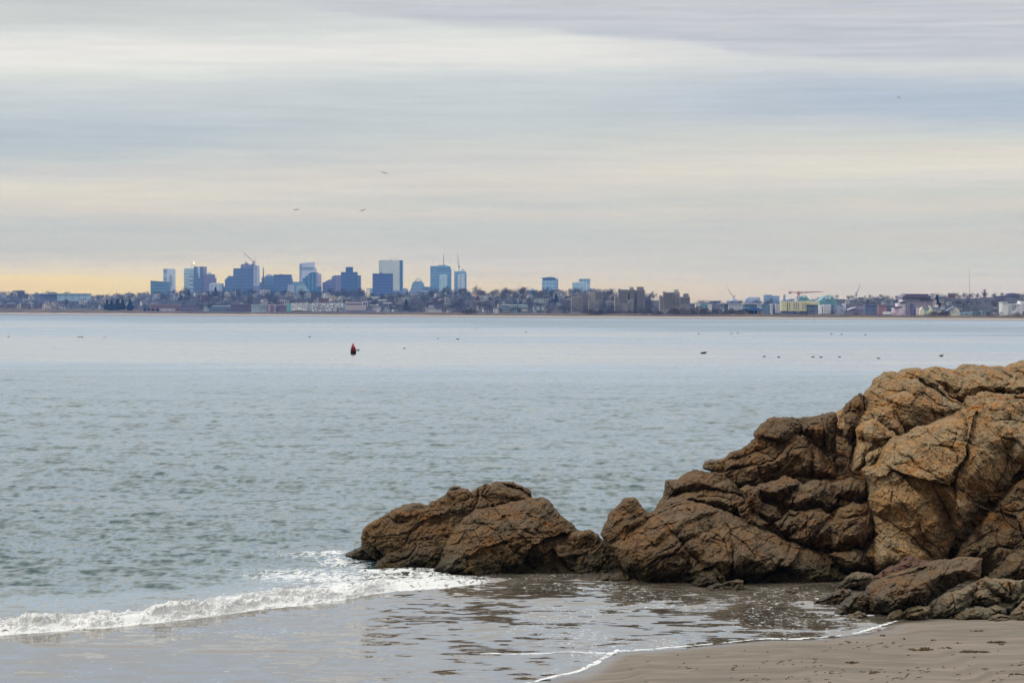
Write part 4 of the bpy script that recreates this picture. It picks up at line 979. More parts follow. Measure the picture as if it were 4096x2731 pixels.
# ------------------------------------------------------------------ buildings
def facade(wall, glass, D, fh=8.0, duty=.5, fw=0.0, fduty=.5, rough=.5, wob=.10):
    """wall with bands of glazing; wall and glass are the colours seen from afar, freed here of the haze in front of them"""
    key = ('facade', wall, glass, round(D, -2), fh, duty, fw, fduty)
    if key in _mc: return _mc[key]
    m, t, b = new_mat('facade_%d' % len(_mc))
    cw, cg = part_dehaze(wall, D), part_dehaze(glass, D)
    tc = t.n('ShaderNodeTexCoord').outputs['Object']
    sp = t.n('ShaderNodeSeparateXYZ'); t.l(tc, sp.inputs[0]); x, y, z = sp.outputs
    f = None
    if fh:
        f = t.math('LESS_THAN', t.math('FRACT', t.math('DIVIDE', z, fh)), duty)
    if fw:
        g = t.math('LESS_THAN', t.math('FRACT', t.math('DIVIDE', t.math('ADD', x, t.math('MULTIPLY', y, .63)), fw)), fduty)
        f = g if f is None else t.math('MULTIPLY', f, g)
    n = t.noise(t.mapping(tc, (.045, .045, .02)), 1.0, 4, .6)
    c = t.mix(f, cw, cg) if f is not None else t.mix(0.0, cw, cw)
    c = t.mix(1.0, c, t.ramp(n, [(.3, 1 - wob), (.7, 1 + wob)]), 'MULTIPLY')
    t.l(c, b.inputs['Base Color']); b.inputs['Roughness'].default_value = rough; b.inputs['Specular IOR Level'].default_value = .25
    _mc[key] = m; return m
def solid(rgb, D): return facade(rgb, rgb, D, 0, 0)
def building(name, label, D, parts, group=None, cat='building'):
    """parts: (part name, outline in photo pixels or (x0,x1,top,bottom), how far behind D, thickness, material)"""
    xs = [q for p_ in parts for q in ([p_[1][0], p_[1][1]] if isinstance(p_[1], tuple) else list(poly(p_[1])[:, 0]))]
    L = PV(sum((min(xs), max(xs))) / 2, 1240, D); L.z = 5.0
    e = thing(name, label, cat, L, group)
    out = []
    for nm, sh, dd, th, mat in parts:
        pl = [(sh[0], sh[3]), (sh[1], sh[3]), (sh[1], sh[2]), (sh[0], sh[2])] if isinstance(sh, tuple) else poly(sh)
        pts = [PV(a, c, D + dd) for a, c in pl]
        o = MB().slab([(p.x - L.x, p.z - L.z) for p in pts], D + dd - L.y, D + dd + th - L.y).build(nm, mat, e)
        out.append(o)
    return e, out
def mast(e, px, y0, y1, D, r, mat, name='antenna', px1=None):
    a = PV(px, y0, D) - e.location; c = PV(px if px1 is None else px1, y1, D) - e.location
    return MB().bar(a, c, r, 0, r * .5, 6).build(name, mat, e)
def windows(e, x0, x1, y0, y1, nx, ny, D, mat, fx=.55, fy=.55, skip=None, name='window'):
    """separate windows set 6 cm proud of the wall they are let into"""
    me = None; k = 0
    for j in range(ny):
        for i in range(nx):
            if skip and skip(i, j): continue
            cx = x0 + (x1 - x0) * (i + .5) / nx; cy = y0 + (y1 - y0) * (j + .5) / ny
            p = PV(cx, cy, D) - e.location
            if me is None:
                w = (x1 - x0) / nx * fx * D / F / 2; h = (y1 - y0) / ny * fy * D / F / 2
                mb = MB().box(-w, w, -.06, .3, -h, h); me = mesh_py(name, mb.V, mb.Fc); me.materials.append(mat)
            o = link(name, me, parent=e); o.location = p; k += 1
    return k
DT = 8500.0
BT = 1206            # towers run down behind the hill to here
TW = 'towers of the far downtown skyline'
def fT(w, g, fh=8, du=.5, fw=0, fd=.5): return facade(w, g, DT, fh, du, fw, fd)
building('office_block', 'low blue office block at the outer edge of downtown, with a sloping roofline', DT + 20, [
    ('wall', 'S 602,1208 602,1123 655,1127 676,1128 676,1208', 0, 40, fT((76, 118, 166), (64, 104, 156))), ('roof', 'S 602,1126 602,1122 655,1126 676,1127 676,1130', -1, 42, fT((90, 130, 172), (90, 130, 172)))], TW)
e, _ = building('tower', 'pale lilac tower with a ladder of dark window slots', DT + 80, [
    ('wall', (668, 696, 1076, BT), 0, 40, fT((172, 172, 196), (164, 164, 190))), ('side_wall', (653, 668, 1076, BT), 3, 36, fT((124, 146, 184), (104, 130, 176), 20, .5)),
    ('roof', (655, 694, 1074.5, 1077), 1, 36, fT((140, 150, 185), (140, 150, 185)))], TW)
windows(e, 676, 688, 1099, 1145, 1, 8, DT + 79, fT((96, 122, 170), (96, 122, 170)), .95, .5)
e, _ = building('tower', 'wide pale blue grey tower with a mast beside the taller dark tower', DT + 40, [
    ('wall', (735.5, 776, 1074, BT), 0, 45, fT((130, 162, 190), (112, 146, 180))), ('window_band', (758, 772, 1104, 1170), -1, 2, fT((140, 165, 192), (90, 124, 168), 11, .45)),
    ('roof', 'S 744,1075 748,1070 756,1073 775,1073 775,1076', 4, 30, fT((130, 158, 188), (130, 158, 188)))], TW)
mast(e, 763.5, 1074, 1051, DT + 60, .7, fT((120, 130, 150), (120, 130, 150)))
e, _ = building('tower', 'dark blue tower with a pale stripe down its middle and a lit roof mast', DT + 10, [
    ('wall', (775, 810, 1066, BT), 0, 40, fT((76, 110, 164), (68, 100, 156))), ('stripe', 'S 788,1066.5 800,1066.5 799,1110 794,1110', -1, 3, fT((132, 160, 180), (124, 150, 178))),
    ('side_wall', (810, 823, 1066.5, BT), 4, 34, fT((112, 120, 170), (100, 112, 166)))], TW)
mast(e, 775.9, 1066, 1053, DT + 30, .6, fT((90, 100, 130), (90, 100, 130)))
lm, lt, lb = new_mat('lit_lamp'); lb.inputs['Emission Color'].default_value = (1, .72, .32, 1); lb.inputs['Emission Strength'].default_value = 6.0
p = PV(775.9, 1052, DT + 30) - e.location
MB().lathe([(.01, -1.6), (1.2, -.9), (1.6, 0), (1.2, .9), (.01, 1.6)], 10, 0, p).build('beacon', lm, e)
building('tower', 'purplish stepped tower topped by a small pale pyramid', DT - 20, [
    ('wall', 'S 816,1206 816,1097 855,1097 855,1111 860.5,1111 860.5,1206', 0, 40, fT((94, 108, 164), (86, 98, 158))),
    ('pyramid_roof', 'S 824,1097.2 837,1087 851,1097.2', 10, 20, fT((170, 172, 180), (170, 172, 180)))], TW)
building('tower', 'short pale columned building in front of the purplish stepped tower', DT - 120, [
    ('wall', (836, 885, 1136, BT), 0, 34, fT((126, 148, 182), (112, 138, 176), 0, 0, 9, .4)), ('crown', (842, 880, 1131.5, 1136), 2, 28, fT((160, 170, 196), (160, 170, 196))), ('column', (872, 876, 1139, 1176), -1, 2, fT((164, 172, 190), (164, 172, 190))), ('column', (855, 858, 1139, 1172), -1, 2, fT((156, 168, 190), (156, 168, 190)))], TW)
building('tower', 'narrow deep blue block filling the gap before the big stepped tower', DT + 60, [
    ('wall', 'S 877,1206 877,1134 891,1134 891,1146 903,1146 903,1206', 0, 30, fT((66, 112, 162), (58, 104, 156)))], TW)
scaf = fT((168, 172, 196), (92, 118, 168), 7, .55, 9, .6)
e, _ = building('tower', 'huge stepped blue tower still under construction, cranes on its roof', DT - 60, [
    ('wall', 'S 899.5,1206 899.5,1117 905,1117 905,1110 911,1110 911,1104 933,1104 933,1073 1013,1073 1013,1206', 0, 60, fT((72, 107, 165), (64, 98, 158))),
    ('upper_block', 'S 963,1073 963,1058 978,1056 982,1051 988,1051 992,1058 1000,1058 1004,1062 1013,1062 1013,1073', 8, 40, fT((96, 112, 164), (76, 100, 160), 10, .5, 16, .5)),
    ('scaffold', (1013, 1033.5, 1061, 1148), 2, 44, scaf), ('lower_wing', (1013, 1036, 1142, BT), -3, 40, fT((98, 114, 166), (92, 108, 162))),
    ('upper_block', 'S 1004,1062 1004,1057 1010,1054 1017,1055 1017,1062', -2, 30, fT((100, 110, 160), (92, 104, 158)))], TW)
windows(e, 1014, 1032, 1076, 1140, 3, 9, DT - 58.5, fT((214, 214, 222), (214, 214, 222)), .4, .35, lambda i, j: (i * 7 + j * 5) % 3 == 1, 'lit_opening')
e, _ = building('church_spire', 'thin dark church spire between two blocks of the skyline', DT - 900, [('tower_base', (1050.5, 1056.5, 1104, BT), 0, 4, facade((96, 92, 140), (90, 88, 138), 7600))], cat='spire')
mast(e, 1053.5, 1105, 1068, DT - 898, 1.7, facade((92, 90, 140), (92, 90, 140), 7600), 'spire', 1053)
building('tower', 'blue stepped block with a pale rounded crown beside the church spire', DT, [
    ('wall', 'S 1037,1206 1037,1131 1046,1128 1046,1110 1060,1110 1060,1104 1096,1104 1096,1206', 0, 40, fT((80, 120, 170), (72, 110, 164))),
    ('crown', 'S 1063,1104 1065,1099 1072,1096 1081,1096 1087,1099 1089,1104', 4, 26, fT((136, 156, 184), (136, 156, 184))), ('corner_strip', (1093, 1096, 1106, 1146), -1, 2, fT((128, 150, 190), (128, 150, 190)))], TW)
building('tower', 'wide dark blue block with a slanting flared flank', DT - 30, [
    ('wall', 'S 1093.6,1206 1094,1099 1162,1099 1163,1106 1167,1123 1170,1140 1174,1206', 8, 50, fT((72, 106, 166), (62, 96, 158))), ('roof', 'S 1093,1100.5 1094,1098 1118,1098 1120,1096 1126,1096 1128,1098 1163,1098 1163,1100.5', 6, 54, fT((84, 104, 158), (84, 104, 158)))], TW)
building('office_block', 'pale tapered low tower in front of the flared dark blue block', DT - 140, [('wall', 'S 1144,1206 1152,1138 1171,1138 1180,1206', 0, 26, fT((124, 144, 180), (108, 132, 174)))], TW)
building('office_block', 'low teal office block with a flat roof between the dark towers', DT - 100, [
    ('wall', (1169, 1216, 1127, BT), 6, 40, fT((86, 128, 172), (76, 116, 166))), ('lower_front', 'S 1180,1206 1186,1143 1198,1140 1220,1140 1232,1160 1236,1206', -4, 8, fT((112, 146, 178), (100, 136, 172)))], TW)
e, _ = building('tower', 'ghostly pale glass tower with an open crown and a dark fin', DT + 300, [
    ('wall', (1204, 1254, 1083, BT), 2, 40, fT((178, 188, 200), (168, 180, 196))), ('fin', 'S 1197.5,1206 1197.5,1056 1204,1054 1204,1206', 0, 44, fT((104, 136, 186), (98, 130, 182))),
    ('mechanical_floor', (1209, 1253, 1069, 1083), 6, 34, fT((112, 146, 184), (106, 140, 182))), ('crown', 'S 1205,1068 1205,1053 1230,1050 1257,1048 1257,1068', 3, 30, fT((188, 194, 198), (184, 190, 196))), ('side_wall', (1254, 1264, 1071, BT), 5, 30, fT((190, 198, 196), (180, 190, 192)))], TW)
building('tower', 'teal blue tower rising in steps, its other face dusty pink', DT - 10, [
    ('wall', 'S 1211,1206 1211,1113 1221,1111 1221,1104 1232,1103 1233,1094 1243,1092 1243,1089 1264,1089 1264,1206', 0, 40, fT((58, 112, 166), (50, 102, 160))),
    ('side_wall', 'S 1264,1146 1264,1089.5 1273,1089.5 1273,1095 1283,1095 1283,1146', 3, 34, fT((138, 138, 182), (130, 132, 180))), ('lower_wall', 'S 1258,1206 1258,1154 1268,1147 1283,1144.5 1283,1206', -2, 44, fT((62, 106, 162), (56, 100, 158))),
    ('corner_strip', (1235, 1236.6, 1098, 1180), -1, 2, fT((110, 150, 190), (110, 150, 190))), ('corner_strip', (1249, 1250.6, 1096, 1180), -1, 2, fT((110, 150, 190), (110, 150, 190)))], TW)
building('tower', 'purple grey block with a sloping shoulder next to the cross shaped dark tower', DT + 30, [
    ('wall', 'S 1289.5,1206 1289.5,1129 1297,1129 1313,1119 1327,1117 1327,1107 1339,1101 1384,1101 1384,1206', 0, 46, fT((92, 110, 166), (84, 100, 160))),
    ('pink_face', (1342, 1382, 1104, BT), -1.5, 4, fT((112, 116, 168), (104, 108, 164), 0, 0, 8, .5))], TW)
building('tower', 'deep blue tower with cross shaped top steps, darkest of the group', DT, [
    ('wall', (1364, 1428, 1088, BT), 4, 40, fT((62, 100, 162), (56, 92, 156))), ('upper_block', (1382.5, 1410, 1068, 1088), 8, 30, fT((56, 98, 162), (50, 92, 158))), ('side_wall', (1428, 1442, 1101, BT), 8, 34, fT((80, 114, 170), (74, 106, 166)))], TW)
building('office_block', 'little pinkish block at the foot of the cross topped tower', DT - 50, [('wall', (1441, 1458.5, 1160, BT), 0, 24, fT((112, 122, 172), (104, 114, 168)))], TW)
building('office_block', 'small pale frame like block behind the flat dark blue slab', DT + 120, [
    ('wall', (1478, 1494, 1156, BT), 0, 26, fT((128, 158, 184), (116, 148, 178))), ('column', (1467, 1469, 1156, BT), 0, 10, fT((140, 166, 186), (140, 166, 186))), ('column', (1473, 1475, 1156, BT), 0, 10, fT((140, 166, 186), (140, 166, 186))), ('roof', (1466, 1494, 1153, 1156), -1, 28, fT((110, 146, 178), (110, 146, 178)))], TW)
e, _ = building('tower', 'flat dark blue slab tower standing before the pale green glass tower', DT - 200, [
    ('wall', (1490, 1569.5, 1096, BT), 0, 50, facade((64, 98, 166), (58, 92, 160), 8300)), ('roof', (1489.5, 1570, 1094, 1096.01), -1, 52, facade((60, 92, 156), (60, 92, 156), 8300)), ('rooftop_box', (1518, 1530, 1090.5, 1094), 12, 14, facade((80, 112, 170), (80, 112, 170), 8300))], TW)
mast(e, 1526, 1091, 1075, DT - 180, .8, facade((90, 120, 170), (90, 120, 170), 8300))
e, _ = building('skyscraper', 'tallest skyscraper, a pale green glass slab with a blue end wall', DT + 100, [
    ('wall', (1515, 1598, 1041.5, BT), 0, 40, fT((190, 222, 166), (174, 206, 160), 9, .5)), ('side_wall', (1598, 1610.5, 1041.5, BT), 6, 30, fT((72, 124, 182), (66, 116, 178))), ('corner_strip', (1604, 1606, 1043, BT), 5, 2, fT((52, 100, 164), (52, 100, 164))),  # reflected greenish light put into the colour of the glass front
    ('roof', (1516, 1609.5, 1040.3, 1041.5), 2, 34, fT((120, 150, 170), (120, 150, 170))), ('rooftop_box', (1556, 1566, 1038.6, 1040.3), 8, 12, fT((110, 140, 165), (110, 140, 165)))], TW)
for q, y1 in ((1566.8, 1022), (1583.6, 1027)): mast(e, q, 1040, y1, DT + 120, .6, fT((110, 120, 140), (110, 120, 140)))
building('office_block', 'low purplish block at the foot of the pale green skyscraper', DT - 150, [('wall', (1568, 1612, 1163, BT), 0, 30, fT((104, 124, 174), (96, 116, 170)))], TW)
building('office_block', 'blue block with a small raised top beside the green skyscraper', DT + 60, [('wall', 'S 1608,1206 1608,1153 1625,1153 1625,1156 1631,1156 1631,1206', 0, 30, fT((100, 132, 178), (92, 124, 174)))], TW)
e, _ = building('tower', 'broad shouldered tower stepping up to an open domed crown', DT, [
    ('wall', 'S 1634,1206 1638,1168 1644,1154 1647,1138 1649,1138 1650,1130 1655,1129 1658,1125 1687,1125 1690,1131 1694,1131 1696,1146 1699,1146 1700,1206', 0, 44, fT((92, 132, 178), (82, 122, 172))),
    ('lower_front', 'S 1632,1206 1640,1160 1664,1150 1684,1160 1690,1206', -8, 8, fT((104, 128, 176), (98, 122, 174)))], TW)
dome = fT((120, 146, 182), (120, 146, 182))
for i in range(7):
    t_ = math.pi * i / 6
    a = PV(1672.5 - 14.5 * math.cos(t_), 1125, DT + 15) - e.location; mid_ = PV(1672.5 - 11 * math.cos(t_), 1125 - 10.5 * (0.4 + .6 * math.sin(t_)), DT + 15) - e.location; c = PV(1672.5, 1112, DT + 15) - e.location
    MB().bar(a, mid_, .55).bar(mid_, c, .55).build('dome_rib', dome, e)
mast(e, 1672.5, 1125, 1111, DT + 16, .7, dome, 'finial')
building('office_block', 'long low striped block in front of the domed crown tower', DT - 80, [
    ('wall', (1676, 1758, 1158, BT), 0, 40, fT((110, 144, 182), (80, 116, 168), 7.5, .5)), ('upper_block', (1690, 1748, 1147, 1158), 4, 30, fT((80, 114, 170), (74, 108, 166)))], TW)
e, _ = building('water_tower', 'white latticed tower with a dark box on top among the hill trees', 4300, [
    ('tower_head', (1673, 1693, 1167, 1174), 0, 6, facade((74, 96, 150), (74, 96, 150), 4300)), ('pillar', (1673.5, 1675.5, 1174, 1205), 1, 1, facade((170, 178, 196), (170, 178, 196), 4300)), ('pillar', (1681.5, 1683.5, 1174, 1205), 1, 1, facade((170, 178, 196), (170, 178, 196), 4300)), ('ring', (1673.5, 1683.5, 1186, 1188), 2, 1, facade((160, 168, 190), (160, 168, 190), 4300))], cat='tower')
e, _ = building('tower', 'tall broad blue tower with a needle antenna and bumpy roof', DT + 100, [
    ('wall', 'S 1721,1206 1721,1064 1801,1064 1801,1076 1804.5,1078 1804.5,1206', 0, 50, fT((84, 130, 180), (74, 118, 172))), ('mechanical_floor', (1749, 1803, 1074, 1077), -1, 52, fT((74, 112, 170), (74, 112, 170))),
    ('roof', 'S 1752,1064 1756,1060.5 1770,1060.5 1774,1057.5 1778,1060.5 1787,1061 1788,1064', 8, 30, fT((90, 126, 172), (90, 126, 172)))], TW)
mast(e, 1774.5, 1059, 1019, DT + 120, 1.3, fT((92, 116, 160), (92, 116, 160))); mast(e, 1756.5, 1061, 1046, DT + 118, .5, fT((130, 140, 160), (130, 140, 160)))
building('tower', 'pale slim tower with rows of dark windows before the needle topped tower', DT - 60, [
    ('wall', (1757.5, 1787.5, 1100, BT), 0, 34, fT((128, 162, 190), (112, 148, 182), 7, .5, 8, .5)), ('roof', 'S 1758,1100.2 1762,1097.5 1784,1097.5 1787,1100.2', 3, 26, fT((140, 168, 192), (140, 168, 192)))], TW)
building('office_block', 'low pale blue shoulder block beside the slim tower', DT - 20, [('wall', 'S 1787.5,1206 1787.5,1160 1800,1160 1800,1164 1808,1164 1808,1206', 0, 30, fT((110, 148, 186), (102, 140, 182)))], TW)
e, _ = building('tower', 'tower with a slanting sail like crown and a cream stripe, a crane on top', DT + 50, [
    ('wall', 'S 1816,1206 1817,1082 1820,1086 1842,1085 1865,1089 1866,1206', 4, 40, fT((86, 134, 182), (78, 124, 176))), ('crown', 'S 1842.5,1086 1849,1074.5 1857,1079 1864,1088 1865,1090 1842.5,1089', 6, 20, fT((136, 164, 188), (126, 156, 184), 0, 0, 7, .5)),
    ('cream_face', 'S 1830,1206 1831,1098 1840,1097 1840,1206', -1, 4, fT((198, 200, 188), (188, 192, 186))), ('cream_face', 'S 1841,1206 1841,1095 1859,1095 1861,1206', -.5, 4, fT((166, 184, 188), (130, 158, 182), 0, 0, 8, .5))], TW)
building('office_block', 'small flat roofed block just past the sail crowned tower', DT - 200, [('wall', (1853, 1882.5, 1169, BT), 2, 30, facade((92, 120, 172), (84, 112, 168), 8300)), ('roof', (1852, 1883, 1166.5, 1169), 0, 34, facade((130, 148, 184), (130, 148, 184), 8300))], TW)
DM = 6000.0
def fM(w, g, fh=7, du=.5, fw=0, fd=.5): return facade(w, g, DM, fh, du, fw, fd)
e, _ = building('apartment_tower', 'squat blue grey apartment tower with a cap, behind the hilltop trees', DM, [
    ('wall', (2105.5, 2149.5, 1160, 1212), 0, 26, fM((104, 136, 176), (86, 118, 168), 5, .5, 6, .5)), ('rooftop_box', (2121, 2138, 1154.5, 1160), 6, 10, fM((124, 148, 182), (124, 148, 182))), ('stair_core', (2120, 2126, 1160.5, 1212), -1, 2, fM((132, 156, 186), (132, 156, 186)))])
e, _ = building('apartment_tower', 'tall blue residential tower with an overhanging roof slab, alone past downtown', DM, [
    ('wall', (2168, 2222, 1121, 1215), 0, 30, fM((108, 148, 190), (84, 126, 180), 7, .45, 6.5, .6)), ('roof', 'S 2165.5,1113 2165.5,1111 2180,1109.5 2192,1108.5 2200,1106.5 2208,1108.5 2222,1109.5 2222,1113', -1, 32, fM((76, 116, 172), (76, 116, 172))), ('crown', (2172, 2222, 1113, 1121), 2, 28, fM((72, 114, 172), (72, 114, 172))),
    ('column', (2169.5, 2171, 1113, 1121), 0, 2, fM((150, 170, 195), (150, 170, 195))), ('side_wall', (2222, 2233, 1114, 1215), 3, 24, fM((118, 142, 186), (106, 132, 180), 6, .5)), ('podium', (2164.5, 2168, 1162, 1215), 2, 24, fM((80, 116, 172), (80, 116, 172)))])
building('apartment_tower', 'pale blue gridded tower, the shorter of the pair above the brown apartments', DM - 50, [
    ('wall', (2290, 2341, 1133, 1215), 0, 30, fM((120, 154, 188), (104, 140, 180), 6, .5, 5, .5)), ('roof', 'S 2290,1133.2 2290,1130 2310,1127.5 2341,1127.5 2341,1133.2', 1, 28, fM((140, 160, 190), (140, 160, 190)))])
building('apartment_tower', 'white framed glass tower, the taller of the pair above the brown apartments', DM + 20, [
    ('wall', (2317.5, 2361.5, 1119, 1215), 0, 30, fM((150, 184, 210), (98, 142, 186), 12, .8, 7, .68)), ('roof', (2317, 2362, 1115, 1119), -1, 32, fM((104, 142, 178), (104, 142, 178))), ('lower_wing', (2361.5, 2379, 1155, 1215), 3, 24, fM((136, 172, 202), (108, 148, 188), 8, .7, 6, .6))])
building('gas_tank', 'pale hazy dome behind the brown apartment towers', 7600, [('dome', 'S 2404,1205 2405,1172 2409,1164 2416,1162 2422,1165 2427,1175 2431,1180 2431,1205', 0, 30, facade((178, 186, 184), (178, 186, 184), 7600))], cat='tank')

# brown apartment complex near the far beach: three clusters
def brown(w, D): return facade((122, 120, 146), (84, 92, 136), D, 3.1, .45, 4.2, .55)
def apartments(label, D, blocks, win):
    parts = []
    for i, (nm, sh, dd) in enumerate(blocks): parts.append((nm, sh, dd, 16, facade((122, 117, 134) if i % 2 == 0 else (100, 99, 126), (84, 92, 136), D, 0, 0)))
    e, _ = building('apartment_block', label, D, parts)
    wm_ = facade((58, 64, 108), (58, 64, 108), D, 0, 0)
    for (x0, x1, y0, y1, nx, ny, dd) in win: windows(e, x0, x1, y0, y1, nx, ny, D + dd, wm_, .62, .55)
    return e
Da = Dn(2360, 380)
apartments('brown brick apartment cluster stepping up toward its tallest tower, below the pale blue pair', Da, [
    ('wing', (2285, 2326, 1186, 1256), 6), ('wing', (2326, 2353, 1176, 1256), 2), ('tower_block', (2353, 2380, 1165, 1256), 5), ('tower_block', (2380, 2412, 1166, 1256), 0),
    ('rooftop_box', (2387.5, 2405, 1158, 1166), 4), ('rooftop_box', (2311, 2324, 1174, 1186), 8), ('wing', (2353, 2375, 1199, 1256), -4), ('low_wing', (2375, 2398, 1206, 1256), -6)],
    [(2288, 2326, 1190, 1248, 8, 8, 6), (2330, 2351, 1180, 1248, 5, 10, 2), (2384, 2410, 1170, 1200, 6, 6, 0), (2356, 2373, 1203, 1248, 3, 7, -4), (2398, 2411, 1204, 1248, 3, 7, 0)])
Db = Dn(2520, 360)
apartments('largest brown apartment cluster with two rooftop boxes, in the middle of the three', Db, [
    ('low_wing', (2459, 2475, 1184, 1256), 5), ('wing', (2475, 2511, 1158, 1256), 2), ('tower_block', (2511, 2520, 1159, 1256), 8), ('tower_block', (2520, 2538, 1157, 1256), 1), ('tower_block', (2538, 2550, 1160, 1256), 6), ('tower_block', (2550, 2579, 1158, 1256), 0),
    ('rooftop_box', (2520, 2535, 1148, 1157), 4), ('rooftop_box', (2549.5, 2574.5, 1147, 1158), 3), ('rooftop_box', (2475, 2482, 1154, 1158), 4), ('low_wing', (2493, 2512, 1214, 1256), -5), ('low_wing', (2512, 2532, 1199, 1256), -3), ('rooftop_box', (2459, 2466, 1181, 1184), 7)],
    [(2477, 2509, 1163, 1210, 7, 9, 2), (2552, 2577, 1162, 1248, 5, 12, 0), (2461, 2473, 1188, 1248, 3, 8, 5), (2521, 2537, 1161, 1196, 3, 6, 1), (2514, 2530, 1203, 1248, 4, 6, -3)])
Dc = Dn(2700, 360)
apartments('brown apartment cluster falling in steps to a lower boxy end, outermost of the three', Dc, [
    ('low_wing', (2639, 2655, 1183, 1254), 4), ('tower_block', (2655, 2690, 1169, 1254), 1), ('tower_block', (2690, 2719.5, 1168.5, 1254), 3), ('tower_block', (2719.5, 2760, 1187, 1254), 0),
    ('rooftop_box', (2699, 2714, 1158.5, 1168.5), 6), ('rooftop_box', (2737, 2755, 1174, 1187), 4), ('rooftop_box', (2655, 2660, 1165, 1169), 4), ('rooftop_box', (2639, 2645, 1181, 1183), 6)],
    [(2657, 2688, 1174, 1236, 7, 9, 1), (2692, 2717, 1174, 1226, 5, 8, 3), (2722, 2758, 1191, 1216, 7, 4, 0), (2641, 2653, 1188, 1240, 3, 8, 4)])

# low buildings along the far beach
def near(px, w=330): return Dn(px, w)
D = near(440, 900)
e, _ = building('institution_building', 'long pale blue flat roofed building on the hilltop over the outermost dunes', D, [('wall', (228, 358, 1176, 1203), 0, 18, facade((112, 150, 184), (96, 132, 174), D, 4, .5, 9, .5)), ('wing', (157, 228, 1177, 1203), 3, 16, facade((84, 104, 156), (84, 104, 156), D)), ('roof', (156, 359, 1173.5, 1176), -1, 20, facade((120, 150, 182), (120, 150, 182), D))])
D = near(445, 1000)
building('institution_building', 'small pale square building behind the dark evergreen clump', D, [('wall', (430, 461, 1186, 1215), 0, 12, facade((112, 122, 166), (96, 110, 158), D, 4, .5, 5, .5)), ('roof', (438, 462, 1183.5, 1186), 1, 10, facade((124, 134, 172), (124, 134, 172), D))])
D = near(660, 340)
e, _ = building('brick_block', 'long low brick block on the shore before the pale lilac tower', D, [('wall', (601, 720, 1219, 1248), 0, 12, facade((112, 88, 128), (112, 88, 128), D)), ('roof', (600, 721, 1216.5, 1219), -.5, 13, facade((130, 120, 150), (130, 120, 150), D)), ('base', (640, 700, 1235, 1248), -1.2, 1.2, facade((136, 142, 180), (120, 126, 170), D, 0, 0, 6, .5))])
windows(e, 604, 718, 1222, 1234, 20, 2, D, facade((84, 78, 126), (84, 78, 126), D), .45, .5)
D = near(780, 360)
building('brick_block', 'plain dark violet row building joined to the brick block', D, [('wall', (722, 792, 1219, 1248), 0, 12, facade((86, 88, 142), (78, 82, 138), D, 4, .4)), ('roof', (721.5, 793, 1217, 1219), -.5, 13, facade((110, 112, 160), (110, 112, 160), D))])
D = near(870, 370)
building('warehouse', 'low steel blue warehouse between the violet row and the dark brick flats', D, [('wall', (840, 921, 1226, 1249), 0, 14, facade((70, 100, 150), (64, 92, 146), D, 4, .4)), ('roof', (850, 921, 1221.5, 1226), 2, 14, facade((126, 136, 176), (126, 136, 176), D))])
D = near(960, 345)
e, _ = building('brick_block', 'dark violet brick flats just before the two storey pale blue houses', D, [('wall', (922, 1005, 1218, 1250), 0, 12, facade((82, 82, 138), (82, 82, 138), D)), ('roof', (921.5, 1005.5, 1216, 1218), -.5, 13, facade((104, 104, 152), (104, 104, 152), D))])
windows(e, 924, 1003, 1221, 1247, 14, 4, D, facade((62, 70, 124), (62, 70, 124), D), .5, .5)
D = near(1035, 345)
e, _ = building('apartment_house', 'pale blue grey terrace with light window bands beside the dark brick flats', D, [('wall', (1006, 1063, 1221, 1249), 0, 12, facade((120, 146, 178), (120, 146, 178), D)), ('roof', (1005.6, 1063.5, 1218, 1221), -.5, 13, facade((130, 140, 176), (130, 140, 176), D))])
windows(e, 1008, 1061, 1224, 1244, 9, 3, D, facade((84, 108, 158), (84, 108, 158), D), .5, .45)
D = near(1105, 345)
e, _ = building('brick_block', 'mauve brick apartment row with two pink bays before the turquoise end wall', D, [('wall', (1064, 1146, 1220, 1250), 0, 12, facade((110, 96, 148), (110, 96, 148), D)), ('bay', (1074, 1081, 1219, 1250), -1, 1, facade((142, 116, 160), (142, 116, 160), D)), ('bay', (1096, 1104, 1219, 1250), -1, 1, facade((142, 116, 160), (142, 116, 160), D)), ('roof', (1064, 1146, 1217.5, 1220), -.5, 13, facade((150, 140, 176), (150, 140, 176), D))])
windows(e, 1105, 1144, 1223, 1247, 7, 4, D, facade((76, 80, 136), (76, 80, 136), D), .45, .5)
D = near(1260, 330)
wA, wB, wC = (158, 194, 200), (172, 200, 208), (72, 152, 182)
e, _ = building('apartment_block', 'long pale apartment block with a chequerboard of dark windows and turquoise end walls', D, [
    ('wall', (1166, 1228, 1212, 1243), 0, 14, facade(wA, wA, D)), ('wall', (1228, 1248, 1214, 1246), 2, 14, facade((120, 140, 176), (120, 140, 176), D)), ('wall', (1248, 1372, 1212, 1246), 0, 14, facade(wB, wB, D)),
    ('end_wall', (1147, 1166, 1214, 1245), 1, 12, facade(wC, wC, D)), ('end_wall', (1372, 1379, 1213, 1246), 1, 12, facade((84, 146, 178), (84, 146, 178), D)), ('base', (1147, 1250, 1243, 1251), 1.5, 12, facade((96, 104, 140), (96, 104, 140), D)), ('porch', (1180, 1210, 1237, 1240), -1, 1, facade((176, 172, 160), (176, 172, 160), D)), ('base', (1250, 1379, 1246, 1251), 1.5, 12, facade((98, 110, 148), (98, 110, 148), D))])
wd = facade((56, 78, 132), (56, 78, 132), D)
windows(e, 1168, 1227, 1213.5, 1236, 12, 4, D, wd, .6, .66, lambda i, j: (i + j * 2) % 4 == 3 or (i * 3 + j) % 7 == 0)
windows(e, 1250, 1370, 1213.5, 1245, 22, 5, D, wd, .6, .66, lambda i, j: (i + j * 2) % 5 == 3 or (i * 3 + j * 5) % 7 == 0)
windows(e, 1149, 1165, 1217, 1242, 4, 4, D + 1, wd, .4, .5)
